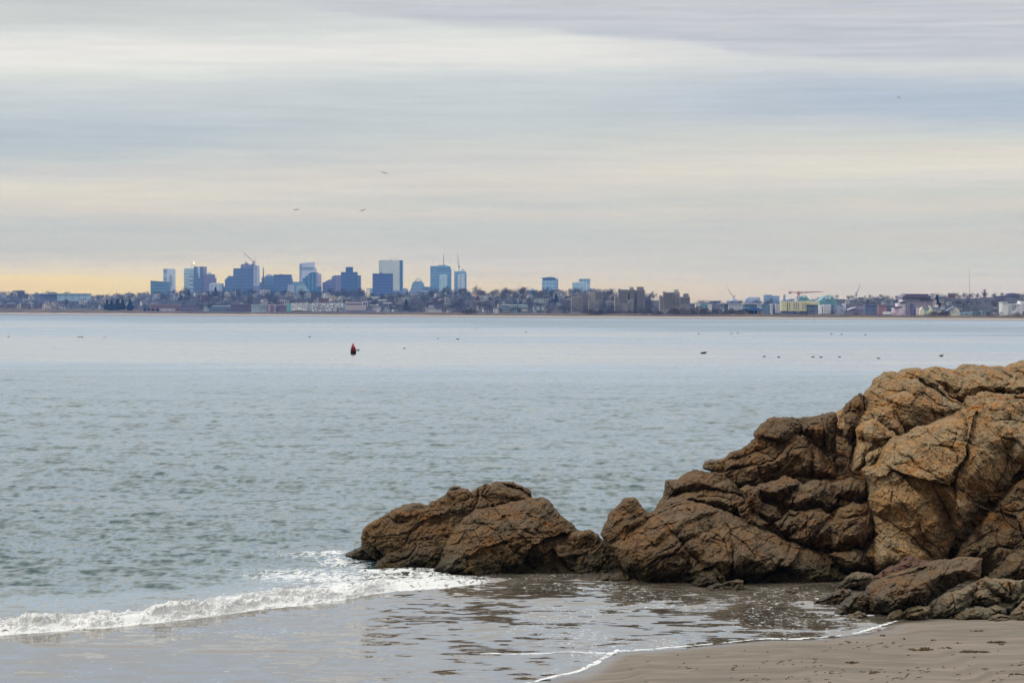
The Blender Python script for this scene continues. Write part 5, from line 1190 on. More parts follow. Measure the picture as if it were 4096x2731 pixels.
D = near(1420, 330)
building('hall', 'flat tan and mauve hall between the chequered apartments and the rooftops', D, [('wall', (1380, 1462, 1220, 1250), 0, 16, facade((142, 132, 158), (136, 128, 156), D)), ('roof', (1381, 1450, 1208.5, 1213), 2, 14, facade((150, 138, 166), (150, 138, 166), D)), ('upper_wall', (1383, 1450, 1213, 1220), 4, 10, facade((116, 112, 156), (116, 112, 156), D)), ('base', (1382, 1500, 1240, 1252), -.8, .8, facade((92, 96, 150), (92, 96, 150), D))])
D = near(1470, 450)
building('porch_frame', 'white timber frame of an open porch above the tan hall', D, [('post', (1448, 1450, 1207, 1226), 0, 1, facade((176, 182, 204), (176, 182, 204), D)), ('post', (1460, 1462, 1207, 1226), 0, 1, facade((176, 182, 204), (176, 182, 204), D)), ('post', (1469, 1471, 1207, 1226), 0, 1, facade((176, 182, 204), (176, 182, 204), D)), ('rail', (1448, 1471, 1205, 1207), 0, 1, facade((176, 182, 204), (176, 182, 204), D)), ('back_wall', (1450, 1469, 1209, 1228), 3, 6, facade((84, 88, 146), (84, 88, 146), D))], cat='porch')
for k, (x0, x1, y0, y1, nm) in enumerate(((1474, 1496, 1203, 1206, 'slanting'), (1510, 1545, 1199, 1203, 'longest'), (1477, 1497, 1219, 1222.5, 'lower'), (1500, 1514, 1217, 1222, 'short'), (1530, 1566, 1210, 1214, 'cream'), (1552, 1580, 1222, 1226, 'green tinged'))):
    D = near(1500, 420 + 60 * (5 - k))
    building('shed', f'{nm} bright flat roof among the low sheds near the far shore', D, [('roof', f'S {x0},{y1} {x0+3},{y0} {x1},{y0} {x1},{y1}', 0, 8, facade((196, 206, 214) if k != 4 else (196, 200, 180), (190, 200, 210), D)), ('wall', (x0 + 1, x1 - 1, y1, y1 + 12), 1, 7, facade((96, 106, 156), (96, 106, 156), D))], cat='shed')
D = near(1512, 200)
building('hut', 'little white box hut standing on the far dune', D, [('wall', (1506, 1518, 1239.5, 1247), 0, 4, facade((206, 214, 222), (206, 214, 222), D)), ('roof', (1505.5, 1518.5, 1238.3, 1239.5), -.4, 5, facade((190, 200, 214), (190, 200, 214), D))], cat='hut')
D = near(1735, 330)
e, _ = building('apartment_house', 'low whitish house strip on the far shore below the sail crowned tower', D, [('wall', (1712, 1765, 1240.5, 1250), 0, 8, facade((170, 178, 204), (170, 178, 204), D)), ('roof', (1711, 1766, 1238.6, 1240.5), -.4, 9, facade((150, 156, 190), (150, 156, 190), D))])
D = near(1725, 420)
building('apartment_house', 'pale square house standing behind the low whitish strip', D, [('wall', (1715, 1733, 1222, 1242), 0, 9, facade((156, 176, 200), (156, 176, 200), D)), ('roof', (1714.5, 1733.5, 1220.5, 1222), -.4, 10, facade((120, 140, 176), (120, 140, 176), D))])
D = near(2090, 420)
e, _ = building('apartment_house', 'long teal grey row of flats low on the hillside with pale balcony lines', D, [('wall', (2000, 2110, 1219, 1236), 0, 9, facade((96, 130, 168), (96, 130, 168), D)), ('balcony', (2004, 2100, 1219.5, 1221.5), -1.2, 1.2, facade((158, 182, 200), (158, 182, 200), D)), ('balcony', (2040, 2112, 1226, 1228), -1.2, 1.2, facade((158, 182, 200), (158, 182, 200), D)), ('roof', (1999, 2111, 1217.4, 1219), -.4, 10, facade((110, 138, 170), (110, 138, 170), D))])
D = near(2150, 700)
building('gabled_house', 'large pale green gabled house on the hillside near the lone blue tower', D, [('wall', 'S 2131,1222 2131,1205 2137,1199 2143,1205 2150,1205 2156,1198 2163,1205 2163,1222', 0, 10, facade((160, 190, 186), (160, 190, 186), D)), ('roof', 'S 2130,1206 2137,1198 2156,1197 2164,1205 2160,1205 2156,1200 2150,1206 2143,1206 2137,1200', -.6, 12, facade((120, 140, 160), (120, 140, 160), D))], cat='house')
D = near(2085, 760)
building('gabled_house', 'white trimmed gabled house with a long pale wing on the hillside', D, [('wall', 'S 2072,1213 2072,1207 2079,1200 2087,1207 2087,1213', -1, 8, facade((120, 130, 164), (120, 130, 164), D)), ('wing', (2068, 2107, 1196, 1213), 1, 8, facade((132, 142, 178), (120, 130, 172), D, 0, 0, 4, .5)), ('roof', 'S 2071,1208 2079,1199 2088,1208 2086,1208 2079,1201 2073,1208', -1.5, 9, facade((190, 196, 206), (190, 196, 206), D))], cat='house')
D = near(2160, 350)
building('terrace', 'low cream colonnade of house fronts under the lone blue tower', D, [('wall', (2131, 2182, 1226, 1240), 0, 8, facade((150, 160, 176), (96, 110, 160), D, 0, 0, 4.5, .55)), ('roof', (2130, 2183, 1224.5, 1226), -.4, 9, facade((150, 154, 180), (150, 154, 180), D))], cat='terrace')
# white and blue apartments on the shore, past the brown clusters
D = near(2920, 345)
wh = facade((186, 204, 212), (186, 204, 212), D); bl = facade((72, 116, 156), (62, 104, 150), D, 3.2, .5, 5, .5)
wn = facade((62, 84, 130), (62, 84, 130), D)
e, _ = building('apartment_block', 'white four storey apartment block partly hidden by the dark shore scrub', D, [
    ('wall', (2783, 2801, 1216, 1250), 0, 12, wh), ('wall', (2801, 2832, 1214, 1250), 2, 12, bl), ('wall', (2832, 2848, 1217, 1250), 0, 12, wh), ('wall', (2848, 2873, 1218, 1250), 2, 12, facade((84, 96, 142), (84, 96, 142), D)), ('roof', (2801, 2832, 1211, 1214), 3, 10, facade((84, 104, 150), (84, 104, 150), D))])
windows(e, 2784, 2800, 1219, 1231, 3, 2, D, wn, .45, .6); windows(e, 2833, 2847, 1220, 1232, 3, 2, D, wn, .45, .6)
e, _ = building('apartment_block', 'long white apartment block with an even grid of square windows behind the blue roofed pavilion', near(2920, 350), [
    ('wall', (2873, 2896, 1219, 1252), 2, 12, wh), ('wall', (2896, 2913, 1217, 1252), 3, 12, facade((84, 110, 152), (84, 110, 152), D)), ('wall', (2913, 2973, 1215, 1240), 0, 14, wh), ('base', (2890, 2970, 1240, 1252), 1, 12, facade((110, 146, 176), (84, 112, 160), D, 0, 0, 4, .5)), ('parapet', (2872, 2974, 1213.5, 1215), -.5, 15, facade((176, 196, 208), (176, 196, 208), D))])
windows(e, 2915, 2972, 1216.5, 1239, 10, 3, near(2920, 350), wn, .5, .62); windows(e, 2875, 2895, 1221, 1238, 3, 3, near(2920, 350) + 2, wn, .7, .6)
e, _ = building('apartment_block', 'teal and white apartment block directly over the blue pavilion roof', near(3000, 355), [
    ('wall', (2973, 3028, 1217, 1254), 2, 12, facade((82, 118, 156), (72, 106, 150), D, 3.2, .5, 5, .5)), ('wall', (3028, 3047, 1217, 1254), 0, 12, wh), ('parapet', (2973, 3047.5, 1215, 1217), -.5, 14, facade((140, 166, 186), (140, 166, 186), D))])
windows(e, 2976, 3026, 1219, 1233, 9, 2, near(3000, 355) + 2, facade((150, 172, 190), (150, 172, 190), D), .35, .5); windows(e, 3030, 3046, 1219, 1236, 3, 3, near(3000, 355), wn, .5, .6)
e, _ = building('apartment_block', 'dark blue apartment block with three white bays beside the yellow building', near(3085, 345), [
    ('wall', (3048, 3082, 1218, 1256), 3, 12, facade((66, 102, 152), (58, 92, 146), D, 3.2, .5, 4.5, .5)), ('bay', (3082, 3090, 1216, 1256), 0, 14, wh), ('wall', (3090, 3101, 1218, 1256), 3, 12, facade((70, 108, 156), (62, 98, 150), D, 3.2, .5)), ('bay', (3101, 3120, 1216, 1252), 0, 14, wh), ('wall', (3120, 3126, 1219, 1256), 3, 12, facade((58, 80, 136), (58, 80, 136), D)), ('rooftop_box', (3094, 3104, 1211, 1218), 6, 6, facade((74, 108, 154), (74, 108, 154), D))])
windows(e, 3102, 3119, 1218, 1250, 3, 5, near(3085, 345), wn, .6, .55); windows(e, 3083, 3089, 1219, 1253, 1, 6, near(3085, 345), wn, .5, .5)
D = near(3000, 215)
e, _ = building('beach_pavilion', 'small tan beach pavilion with a bright blue hipped roof and a dark entrance', D, [
    ('roof', 'S 2957,1242 2968,1236 2977,1233 2984,1235 2984,1242', 0, 9, facade((34, 84, 158), (34, 84, 158), D)), ('roof', 'S 2991,1242 2992,1236 2995,1230.5 3033,1230.5 3052,1242', 0, 10, facade((22, 78, 170), (22, 78, 170), D)), ('gable', 'S 2981,1243 2988,1231 2995,1243', -1, 8, facade((44, 44, 66), (44, 44, 66), D)),
    ('wall', (2959, 2994, 1242, 1258), 1, 7, facade((140, 118, 118), (128, 108, 112), D, 1.2, .5)), ('wall', (3030, 3053, 1242, 1258), 1, 7, facade((152, 130, 124), (140, 118, 116), D, 1.2, .5)), ('entrance', (2994, 3030, 1242, 1257), 3, 5, facade((32, 38, 70), (32, 38, 70), D)), ('window', (2974, 2984, 1246, 1251), .8, .3, facade((140, 158, 164), (140, 158, 164), D)), ('window', (3037, 3040, 1245, 1252), .8, .3, facade((44, 50, 76), (44, 50, 76), D)), ('post', (3015, 3018, 1242, 1257), .9, .6, facade((96, 92, 110), (96, 92, 110), D))], cat='pavilion')
DG = 5600.0
def fG(w, g, *a): return facade(w, g, DG, *a)
building('shop_building', 'flat roofed mauve building with a wide eave above the white apartments', 3000, [('wall', (2841, 2880, 1206, 1222), 1, 10, facade((116, 128, 170), (104, 116, 162), 3000, 4, .5, 5, .5)), ('roof', (2835, 2884, 1203, 1206), 0, 12, facade((104, 118, 160), (104, 118, 160), 3000))])
building('stadium', 'pale stepped arena roof behind the white apartments with a crane over it', DG, [('roof', 'S 2913,1213 2914,1205 2926,1201 2940,1196 2955,1202 2962,1206 2964,1213', 3, 30, fG((142, 158, 194), (134, 150, 190))), ('wall', (2912, 2965, 1205, 1216), 0, 40, fG((96, 118, 168), (90, 112, 166), 6, .5))], cat='arena')
building('office_block', 'hazy lilac block with a lighter end, before the pointed small tower', DG + 400, [('wall', 'S 2983,1214 2984,1196 2992,1188.5 3038,1188.5 3031,1196 3031,1214', 0, 30, fG((138, 154, 194), (126, 142, 188), 6, .5)), ('wing', 'S 3031,1214 3031,1196 3038,1188.5 3042,1194 3044,1214', 2, 24, fG((172, 180, 196), (172, 180, 196)))])
building('office_block', 'blue two part office block with a white diagonal brace line', DG, [('wall', (3059, 3087, 1179, 1216), 0, 30, fG((100, 132, 178), (92, 122, 172), 6, .5)), ('wing', (3087, 3118, 1183, 1216), 3, 30, fG((108, 140, 184), (98, 130, 178), 6, .5)), ('brace', 'S 3064,1188 3065.5,1187 3079,1206 3077.5,1207', -1, 1, fG((156, 174, 200), (156, 174, 200)))])
building('monument_tower', 'small lone tower with a rounded top rising over a hazy ridge of roofs', DG, [('shaft', (3134.5, 3142.5, 1183, 1212), 0, 12, fG((112, 132, 178), (106, 126, 174))), ('cupola', 'S 3135.5,1183 3136,1179 3138.5,1175.5 3141,1179 3141.5,1183', 1, 9, fG((112, 132, 178), (112, 132, 178)))], cat='tower')
building('office_block', 'long hazy blue roofline running behind the yellow building', DG + 300, [('wall', 'S 3120,1214 3128,1200 3150,1198 3160,1195 3186,1197 3200,1199 3240,1203 3240,1214', 0, 30, fG((122, 146, 186), (116, 140, 182), 6, .5)), ('rooftop_box', (3186, 3200, 1187, 1197), 4, 12, fG((122, 138, 184), (122, 138, 184)))])
D = near(3200, 350)
ye = facade((172, 163, 132), (172, 163, 132), D); yd = facade((120, 122, 130), (120, 122, 130), D)
e, _ = building('apartment_block', 'yellow apartment building under construction with the red crane behind', D, [
    ('wall', (3126, 3148, 1204, 1244), 0, 14, ye), ('recess', (3148, 3152, 1205, 1244), 1.5, 12, yd), ('wall', (3152, 3226, 1204, 1244), 0, 14, ye), ('wall', (3226, 3278, 1204, 1219), 0, 14, facade((176, 168, 136), (176, 168, 136), D)), ('orange_panel', (3224, 3236, 1207, 1215), -.5, .5, facade((214, 170, 84), (214, 170, 84), D)), ('base', (3126, 3228, 1244, 1258), 1, 12, facade((92, 90, 128), (84, 84, 126), D, 0, 0, 5, .5)), ('lower_wall', (3226, 3278, 1219, 1258), 2, 12, facade((96, 116, 154), (76, 96, 142), D, 3.2, .5, 4.5, .5)), ('banner', (3152, 3174, 1246, 1251), .6, .4, facade((92, 98, 190), (92, 98, 190), D)), ('banner', (3185, 3202, 1247, 1250), .6, .4, facade((176, 172, 110), (176, 172, 110), D))])
windows(e, 3154, 3225, 1208, 1242, 8, 1, D, facade((98, 100, 124), (98, 100, 124), D), .38, .8, lambda i, j: i in (1, 5)); windows(e, 3228, 3277, 1206, 1211, 9, 1, D, facade((232, 220, 190), (232, 220, 190), D), .5, .6)
tl = facade((74, 138, 168), (66, 128, 162), near(3210, 700), 5, .5)
for lb_, s_, s2 in (('steep turquoise mansard roof just behind the red crane', 'S 3180,1206 3196,1197 3205,1183 3223,1183 3231,1190 3239,1199 3256,1206', (3207, 3222, 1185, 1192)), ('steep turquoise mansard roof with a white truss face, past the yellow building', 'S 3256,1222 3270,1204 3284,1199 3304,1181 3322,1181 3338,1196 3352,1212 3352,1222', (3300, 3326, 1184, 1196))):
    D = near(3300, 700)
    building('mall_roof', lb_, D + (20 if 'crane' in lb_ else 0), [('roof', s_, 0, 24, tl), ('truss_face', s2, -.8, 1, facade((146, 178, 190), (84, 136, 166), D, 2.5, .5, 3, .5)), ('wall', (3200 if 'crane' in lb_ else 3262, 3250 if 'crane' in lb_ else 3350, 1206 if 'crane' in lb_ else 1222, 1250), 2, 20, facade((84, 112, 158), (84, 112, 158), D))], 'turquoise mansard roofs', cat='roof building')
building('mall_roof', 'low blue linking roof between the two turquoise mansards', near(3300, 760), [('roof', 'S 3228,1210 3236,1198 3290,1199 3300,1210', 0, 14, facade((86, 134, 172), (86, 134, 172), 2600)), ('wall', (3228, 3300, 1210, 1250), 1, 12, facade((86, 112, 158), (86, 112, 158), 2600))], cat='roof building')
D = near(3300, 345)
e, _ = building('apartment_block', 'white apartment block with small dark windows just past the yellow building', D, [('wall', (3279, 3288, 1219, 1257), 2, 12, facade((164, 176, 206), (164, 176, 206), D)), ('recess', (3288, 3293, 1221, 1257), 4, 10, facade((92, 106, 158), (92, 106, 158), D)), ('wall', (3293, 3324, 1218, 1254), 0, 12, facade((182, 184, 210), (182, 184, 210), D)), ('wing', (3324, 3338, 1221, 1257), 3, 12, facade((94, 122, 160), (84, 112, 154), D, 3, .5)), ('base', (3279, 3330, 1254, 1259), 1, 10, facade((96, 104, 150), (96, 104, 150), D))])
windows(e, 3295, 3323, 1221, 1252, 7, 5, D, facade((92, 100, 150), (92, 100, 150), D), .5, .5)
D = near(3365, 360)
building('apartment_block', 'grey blue apartment block with a paler end wall beyond the white one', D, [('wall', (3346, 3374, 1220, 1258), 0, 12, facade((118, 126, 168), (96, 106, 154), D, 3, .5, 4, .5)), ('end_wall', (3374, 3384, 1214, 1258), 2, 10, facade((142, 150, 176), (142, 150, 176), D)), ('wing', (3338, 3346, 1222, 1258), 2, 10, facade((84, 110, 156), (84, 110, 156), D))])
D = near(3430, 380)
building('gabled_hall', 'low mauve hall with a wide shallow gable among dark trees', D, [('wall', 'S 3392,1256 3392,1238 3410,1232 3425,1229 3440,1228 3458,1226 3458,1256', 0, 12, facade((112, 102, 150), (100, 94, 146), D, 3, .5)), ('roof', 'S 3390,1239 3410,1231 3425,1228 3426,1231 3412,1234 3391,1241', -.6, 13, facade((158, 150, 186), (158, 150, 186), D))], cat='hall')
D = near(3490, 350)
e, _ = building('apartment_block', 'dark blue flats squeezed between the mauve hall and the red brick block', D, [('wall', (3460, 3515, 1221, 1258), 0, 12, facade((76, 92, 148), (66, 80, 140), D, 3, .5, 4, .5)), ('roof', (3459.5, 3515.5, 1218.5, 1221), -.4, 13, facade((92, 104, 154), (92, 104, 154), D))])
D = near(3530, 335)
e, _ = building('brick_block', 'red brick apartment block with a white garage in front', D, [('wall', (3516, 3547, 1221, 1258), 0, 12, facade((128, 88, 112), (128, 88, 112), D)), ('roof', (3515.5, 3547.5, 1218.5, 1221), -.4, 13, facade((104, 84, 120), (104, 84, 120), D)), ('wing', (3547, 3576, 1222, 1258), 2, 10, facade((72, 82, 142), (64, 74, 136), D, 3, .5, 4, .5)), ('garage', (3534, 3566, 1246, 1258), -4, 4, facade((190, 198, 210), (190, 198, 210), D))])
windows(e, 3517, 3546, 1223, 1246, 6, 5, D, facade((92, 74, 112), (92, 74, 112), D), .45, .5)
for k, (x0, x1, y0, nm) in enumerate(((3493, 3534, 1193, 'wide pale blue'), (3541, 3572, 1196.5, 'square grey blue'), (3420, 3476, 1194, 'long hazy lilac'), (3360, 3420, 1199, 'low hazy lilac'))):
    building('office_block', f'{nm} block with a flat roof on the ridge behind the red brick block', 4800 + 60 * k, [('wall', (x0, x1, y0 + 2, 1225), 0, 20, facade((124, 152, 186) if k < 2 else (132, 146, 186), (112, 140, 180), 4800, 5, .5, 9, .5)), ('roof', (x0 - 1, x1 + 1, y0, y0 + 2), -1, 22, facade((110, 134, 176), (110, 134, 176), 4800))])
# pink terraced apartments
D = near(3665, 350)
pk = facade((192, 156, 184), (192, 156, 184), D); pd = facade((62, 54, 104), (62, 54, 104), D)
e, _ = building('apartment_block', 'big pink terraced apartment building with a dark purple hipped roof', D, [
    ('wall', (3609, 3695, 1196, 1260), 2, 20, pk), ('roof', 'S 3607,1191 3615,1184 3624,1176.5 3627,1175.5 3708,1175.5 3712,1177 3719,1184 3727,1189.5 3727,1191', -2, 26, facade((84, 74, 124), (78, 68, 120), D)), ('upper_wall', (3610, 3724, 1191, 1196), 3, 18, facade((158, 132, 168), (158, 132, 168), D)),
    ('terrace_wing', (3592.5, 3621, 1212, 1260), 0, 18, pk), ('terrace_wing', (3577, 3594, 1230, 1260), -2, 16, facade((168, 138, 172), (168, 138, 172), D)), ('terrace_wing', (3695, 3746, 1200, 1260), 1, 18, facade((164, 134, 166), (164, 134, 166), D)), ('awning', (3600, 3622, 1207, 1212), -1, 4, pd), ('awning', (3577, 3609, 1226, 1230), -3, 4, pd), ('awning', (3683, 3735, 1196.5, 1200), -.5, 4, pd), ('stair_shaft', (3645, 3657, 1214, 1260), -1, 4, facade((74, 84, 142), (74, 84, 142), D)), ('front_wall', (3594, 3615, 1232, 1260), -3, 3, facade((172, 140, 178), (172, 140, 178), D)), ('front_wall', (3665, 3685, 1230, 1260), -3, 3, facade((172, 140, 178), (172, 140, 178), D))])
windows(e, 3622, 3694, 1198, 1258, 10, 9, D + 2, pd, .75, .42, lambda i, j: j > 2 and i in (3, 4)); windows(e, 3698, 3730, 1203, 1228, 6, 4, D + 1, pd, .7, .42)
# yellow seaside houses
D = near(3760, 320)
cr_y = facade((184, 176, 140), (184, 176, 140), D); slt = facade((84, 98, 146), (84, 98, 146), D)
e, _ = building('terrace_houses', 'row of cream yellow seaside houses with steep gables below the pink building', D, [
    ('wall', (3683, 3778, 1241, 1260), 2, 8, facade((158, 158, 150), (110, 116, 150), D, 2.6, .5, 4, .5)), ('roof', 'S 3690,1241 3693,1229 3776,1229 3782,1241', 3, 9, slt), ('gable_front', 'S 3681,1260 3681,1240 3689,1227 3697,1240 3697,1260', 0, 6, cr_y), ('gable_front', 'S 3718,1260 3718,1240 3724,1229 3731,1240 3731,1260', 0, 6, cr_y), ('chimney', (3715, 3722, 1222, 1229), 4, 2, facade((190, 180, 146), (190, 180, 146), D)), ('chimney', (3741, 3753, 1219, 1228), 5, 2, facade((190, 180, 146), (190, 180, 146), D)), ('chimney', (3765, 3779, 1232, 1237), 1, 2, facade((176, 174, 160), (176, 174, 160), D))], cat='houses')
e, _ = building('gabled_house', 'broad cream yellow house at the end of the seaside row, with a big front gable', D + 6, [('wall', 'S 3800,1262 3800,1240 3808,1233 3818,1227 3828,1233 3837,1240 3837,1262', 0, 9, facade((196, 176, 150), (196, 176, 150), D)), ('roof', 'S 3784,1244 3806,1231 3818,1226 3820,1229 3808,1236 3800,1243 3796,1250', -.8, 10, slt), ('wing', (3782, 3800, 1245, 1262), 2, 7, facade((166, 168, 156), (116, 120, 150), D, 2.6, .5, 4, .5))], cat='house')
windows(e, 3808, 3832, 1238, 1256, 3, 2, D + 6, slt, .4, .45)
D = 3900
building('hospital', 'long mauve hilltop building with a flat roof behind the yellow houses', D, [('wall', (3774, 3817, 1190, 1215), 0, 14, facade((100, 104, 156), (84, 90, 146), D, 4, .5)), ('roof', (3773, 3817.5, 1187.5, 1190), -1, 16, facade((112, 114, 160), (112, 114, 160), D)), ('wing', 'S 3735,1215 3735,1190 3745,1188 3770,1187 3772,1215', 4, 12, facade((84, 92, 146), (78, 86, 142), D, 4, .5))])
building('hospital', 'dark violet hospital like block with rounded stepped roof, highest on the ridge', D, [('wall', (4022, 4088, 1181, 1220), 0, 18, facade((84, 84, 140), (72, 74, 132), D, 4, .5, 6, .5)), ('upper_block', 'S 4028,1181 4028,1175 4046,1172 4060,1172 4062,1174 4080,1174 4080,1181', 2, 14, facade((80, 80, 138), (74, 76, 134), D)), ('wing', (3979, 4022, 1186, 1220), 3, 14, facade((92, 90, 146), (84, 84, 142), D)), ('roof', (3977, 4022, 1184, 1186), 2, 15, facade((86, 86, 138), (86, 86, 138), D))])
e, _ = building('factory_chimney', 'tall slim red brick chimney rising from the ridge', 3900, [('base', (3924, 3980, 1189, 1215), 4, 12, facade((90, 82, 140), (90, 82, 140), 3900))], cat='chimney')
mast(e, 3938.5, 1192, 1159, 3895, 2.1, facade((136, 92, 120), (136, 92, 120), 3900), 'stack'); a = PV(3938.5, 1160, 3895) - e.location
MB().lathe([(1.7, -.8), (1.7, .5)], 10, 0, a).build('cap', facade((96, 70, 104), (96, 70, 104), 3900), e)
e, _ = building('water_tank', 'small white standpipe on the hillside over the yellow houses', 3200, [('tank', (3859.5, 3866, 1220, 1229), 0, 3, facade((176, 192, 204), (176, 192, 204), 3200)), ('cap', 'S 3859.5,1220 3861,1217.5 3864.5,1217.5 3866,1220', .3, 2.4, facade((150, 168, 190), (150, 168, 190), 3200))], cat='tank')
D = near(4060, 340)
e, _ = building('apartment_block', 'white apartment building with long dark balconies at the end of the far shore', D, [
    ('wall', (4009, 4032, 1210, 1262), 0, 14, facade((186, 192, 210), (186, 192, 210), D)), ('wall', (4032, 4083, 1215, 1262), 3, 14, facade((178, 184, 206), (178, 184, 206), D)), ('wall', (4083, 4150, 1204, 1262), 0, 14, facade((186, 192, 210), (186, 192, 210), D)), ('roof', (4008, 4032.5, 1207.5, 1210), -.5, 15, facade((160, 172, 196), (160, 172, 196), D)), ('front_wall', 'S 4050,1262 4052,1250 4062,1244 4066,1232 4083,1226 4083,1262', 1, 2, facade((190, 190, 210), (190, 190, 210), D)), ('balcony', (4045, 4083, 1217.5, 1219.5), 1, 1.5, facade((74, 104, 146), (74, 104, 146), D))])
windows(e, 4046, 4066, 1222, 1243, 2, 4, D + 3, facade((84, 98, 146), (84, 98, 146), D), .8, .5); windows(e, 4036, 4043, 1219, 1258, 1, 7, D + 3, facade((110, 120, 160), (110, 120, 160), D), .5, .5); windows(e, 4066, 4082, 1232, 1258, 4, 4, D + 1, facade((110, 118, 160), (110, 118, 160), D), .5, .5); windows(e, 4086, 4096, 1216, 1258, 2, 7, D, facade((96, 106, 152), (96, 106, 152), D), .5, .5)
# low roofs, cars and walls between the yellow houses and the white end building
for k, (x0, x1, y0, y1, nm, c) in enumerate(((3888, 3925, 1245, 1256, 'teal roofed', (92, 128, 166)), (3930, 3962, 1242, 1255, 'grey blue', (96, 116, 160)), (3967, 3988, 1250, 1256, 'bright white', (196, 204, 214)), (3842, 3880, 1249, 1257, 'pale blue', (116, 142, 176)))):
    D = near(3920, 330 + 15 * k)
    building('shed', f'{nm} low shed in the dark gap before the white end building', D, [('wall', (x0, x1, y0 + 3, y1 + 4), 0, 7, facade(c, tuple(int(q * .85) for q in c), D, 0, 0, 3.5, .5)), ('roof', (x0 - 1, x1 + 1, y0, y0 + 3), -.4, 8, facade(tuple(min(255, int(q * 1.12)) for q in c), c, D))], cat='shed')
e, _ = building('radio_mast', 'hair thin radio mast standing alone over the ridge', 4600, [('base', (3875, 3880, 1190, 1200), 0, 3, facade((96, 100, 140), (96, 100, 140), 4600))], cat='mast')
mast(e, 3877.5, 1192, 1071, 4600, .28, facade((110, 112, 130), (110, 112, 130), 4600), 'shaft')

# ------------------------------------------------------------------ cranes
def crane(label, D, base, top, tip, rgb, tail=None, r=.9, cab=True, tie=None, group='construction cranes'):
    m = facade(rgb, rgb, D)
    L = PV(base[0], base[1], D); e = thing('tower_crane', label, 'crane', L, group)
    q = lambda a: PV(a[0], a[1], D) - L
    b0, b1 = q(base), q(top)
    mbm = MB()
    for sx_ in (-1, 1):
        for sy_ in (-1, 1): mbm.bar(b0 + Vector((sx_ * r, sy_ * r, 0)), b1 + Vector((sx_ * r, sy_ * r, 0)), r * .28)
    n = max(3, int((b1 - b0).length / (r * 4)))
    for i in range(n):
        a = b0.lerp(b1, i / n); c = b0.lerp(b1, (i + 1) / n)
        mbm.bar(a + Vector((-r, -r, 0)), c + Vector((r, -r, 0)), r * .2); mbm.bar(a + Vector((r, r, 0)), c + Vector((-r, r, 0)), r * .2)
    mbm.build('mast', m, e)
    t = q(tip); d = (t - b1); up = Vector((0, 1, 0)).cross(d).normalized() * r
    mj = MB().bar(b1 + up, t, r * .3).bar(b1 - up, t, r * .3); k = max(4, int(d.length / (r * 5)))
    for i in range(k):
        a = b1.lerp(t, i / k); c = b1.lerp(t, (i + 1) / k); f0 = 1 - i / k; f1 = 1 - (i + 1) / k
        mj.bar(a + up * f0, c - up * f1, r * .2); mj.bar(a - up * f0, c + up * f1, r * .2)
    mj.build('jib', m, e)
    if tail is not None:
        tl_ = q(tail); MB().bar(b1, tl_, r * .55).build('counter_jib', m, e)
        MB().box(tl_.x - r * 1.6, tl_.x + r * 1.6, -r, r, tl_.z - r * 2.4, tl_.z + r * .4).build('counterweight', m, e)
    if cab: MB().box(b1.x - r * 1.7, b1.x + r * 1.7, -r * 1.5, r * 1.5, b1.z - r * 1.6, b1.z + r * 1.7).build('cab', m, e)
    return e
crane('long raised crane jib over the huge unfinished tower', DT - 40, (1014, 1058), (1013, 1047), (970.5, 1006), (120, 128, 152), (1019, 1049), 1.1)
crane('short upright crane on the roof corner of the huge unfinished tower', DT - 30, (1017, 1058), (1018, 1050), (1022, 1033), (112, 118, 156), (1014, 1049), 1.0)
crane('tiny crane at the roof bump of the huge unfinished tower', DT - 20, (983, 1052), (983.5, 1049), (981.5, 1040), (110, 120, 160), None, .8)
crane('crane with a nearly upright jib over the sail crowned tower', DT + 30, (1836, 1088), (1835.5, 1067), (1828.5, 1009), (104, 118, 156), (1838.5, 1066), 1.1)
crane('thin slanting crane jib standing up from the hilltop trees', 4700, (2064, 1186), (2065, 1181), (2083.5, 1131), (140, 132, 150), None, .35, False)
crane('faint crane with a long slanted jib over the arena roof', DG, (2936, 1200), (2935, 1190), (2906, 1147), (142, 146, 178), (2939, 1181), .8)
crane('red tower crane with a long level lattice jib over the yellow building', near(3194, 380), (3194, 1243), (3194, 1171), (3294, 1165.5), (146, 88, 130), (3160, 1167), .62)
crane('violet crane with a raised jib on the hazy ridge', 5200, (3425, 1196), (3425, 1180), (3442, 1135), (128, 122, 164), (3423, 1168), .75)
crane('short faint crane leaning over the turquoise mansard roofs', DG, (3355, 1200), (3354, 1196), (3347, 1182), (150, 160, 184), None, .6, False)
# ------------------------------------------------------------------ buoy
by = float(ground_y(1413.8)); bx = float(P(1413.5, 1413.8, by)[0]); u = by / F      # metres per photo pixel there
e = thing('nun_buoy', 'red cone topped channel buoy with a black waterline, floating alone on the bay', 'buoy', (bx, by, 0))
e.rotation_euler = (0, math.radians(-1.5), 0)
red = plain((0.56, 0.012, 0.018), .45, .18, 2.5, .4); rust = plain((0.30, 0.030, 0.024), .7, .35, 5.0, .3); blk = plain((0.007, 0.007, 0.006), .7, .3, 4, .1); gry = plain((0.45, 0.42, 0.36), .6, .1)
R = 11.0 * u
MB().lathe([(R * .9, -.5), (R * 1.02, -.02), (R * 1.02, 8.2 * u), (R * .98, 8.9 * u)], 32).build('hull_band', blk, e, True)
MB().lathe([(R * .97, 8.9 * u), (R * .985, 18.0 * u), (R * .985, 18.6 * u), (R * .93, 18.8 * u)], 32).build('hull', rust, e, True)
MB().lathe([(R * .95, 18.8 * u), (R * .13, 41 * u), (R * .10, 41.6 * u)], 32).build('cone', red, e, True)
MB().lathe([(R * .10, 41.6 * u), (R * .13, 42.2 * u), (R * .13, 44 * u), (R * .05, 46.5 * u)], 16).build('top_light', gry, e, True)
mb = MB()
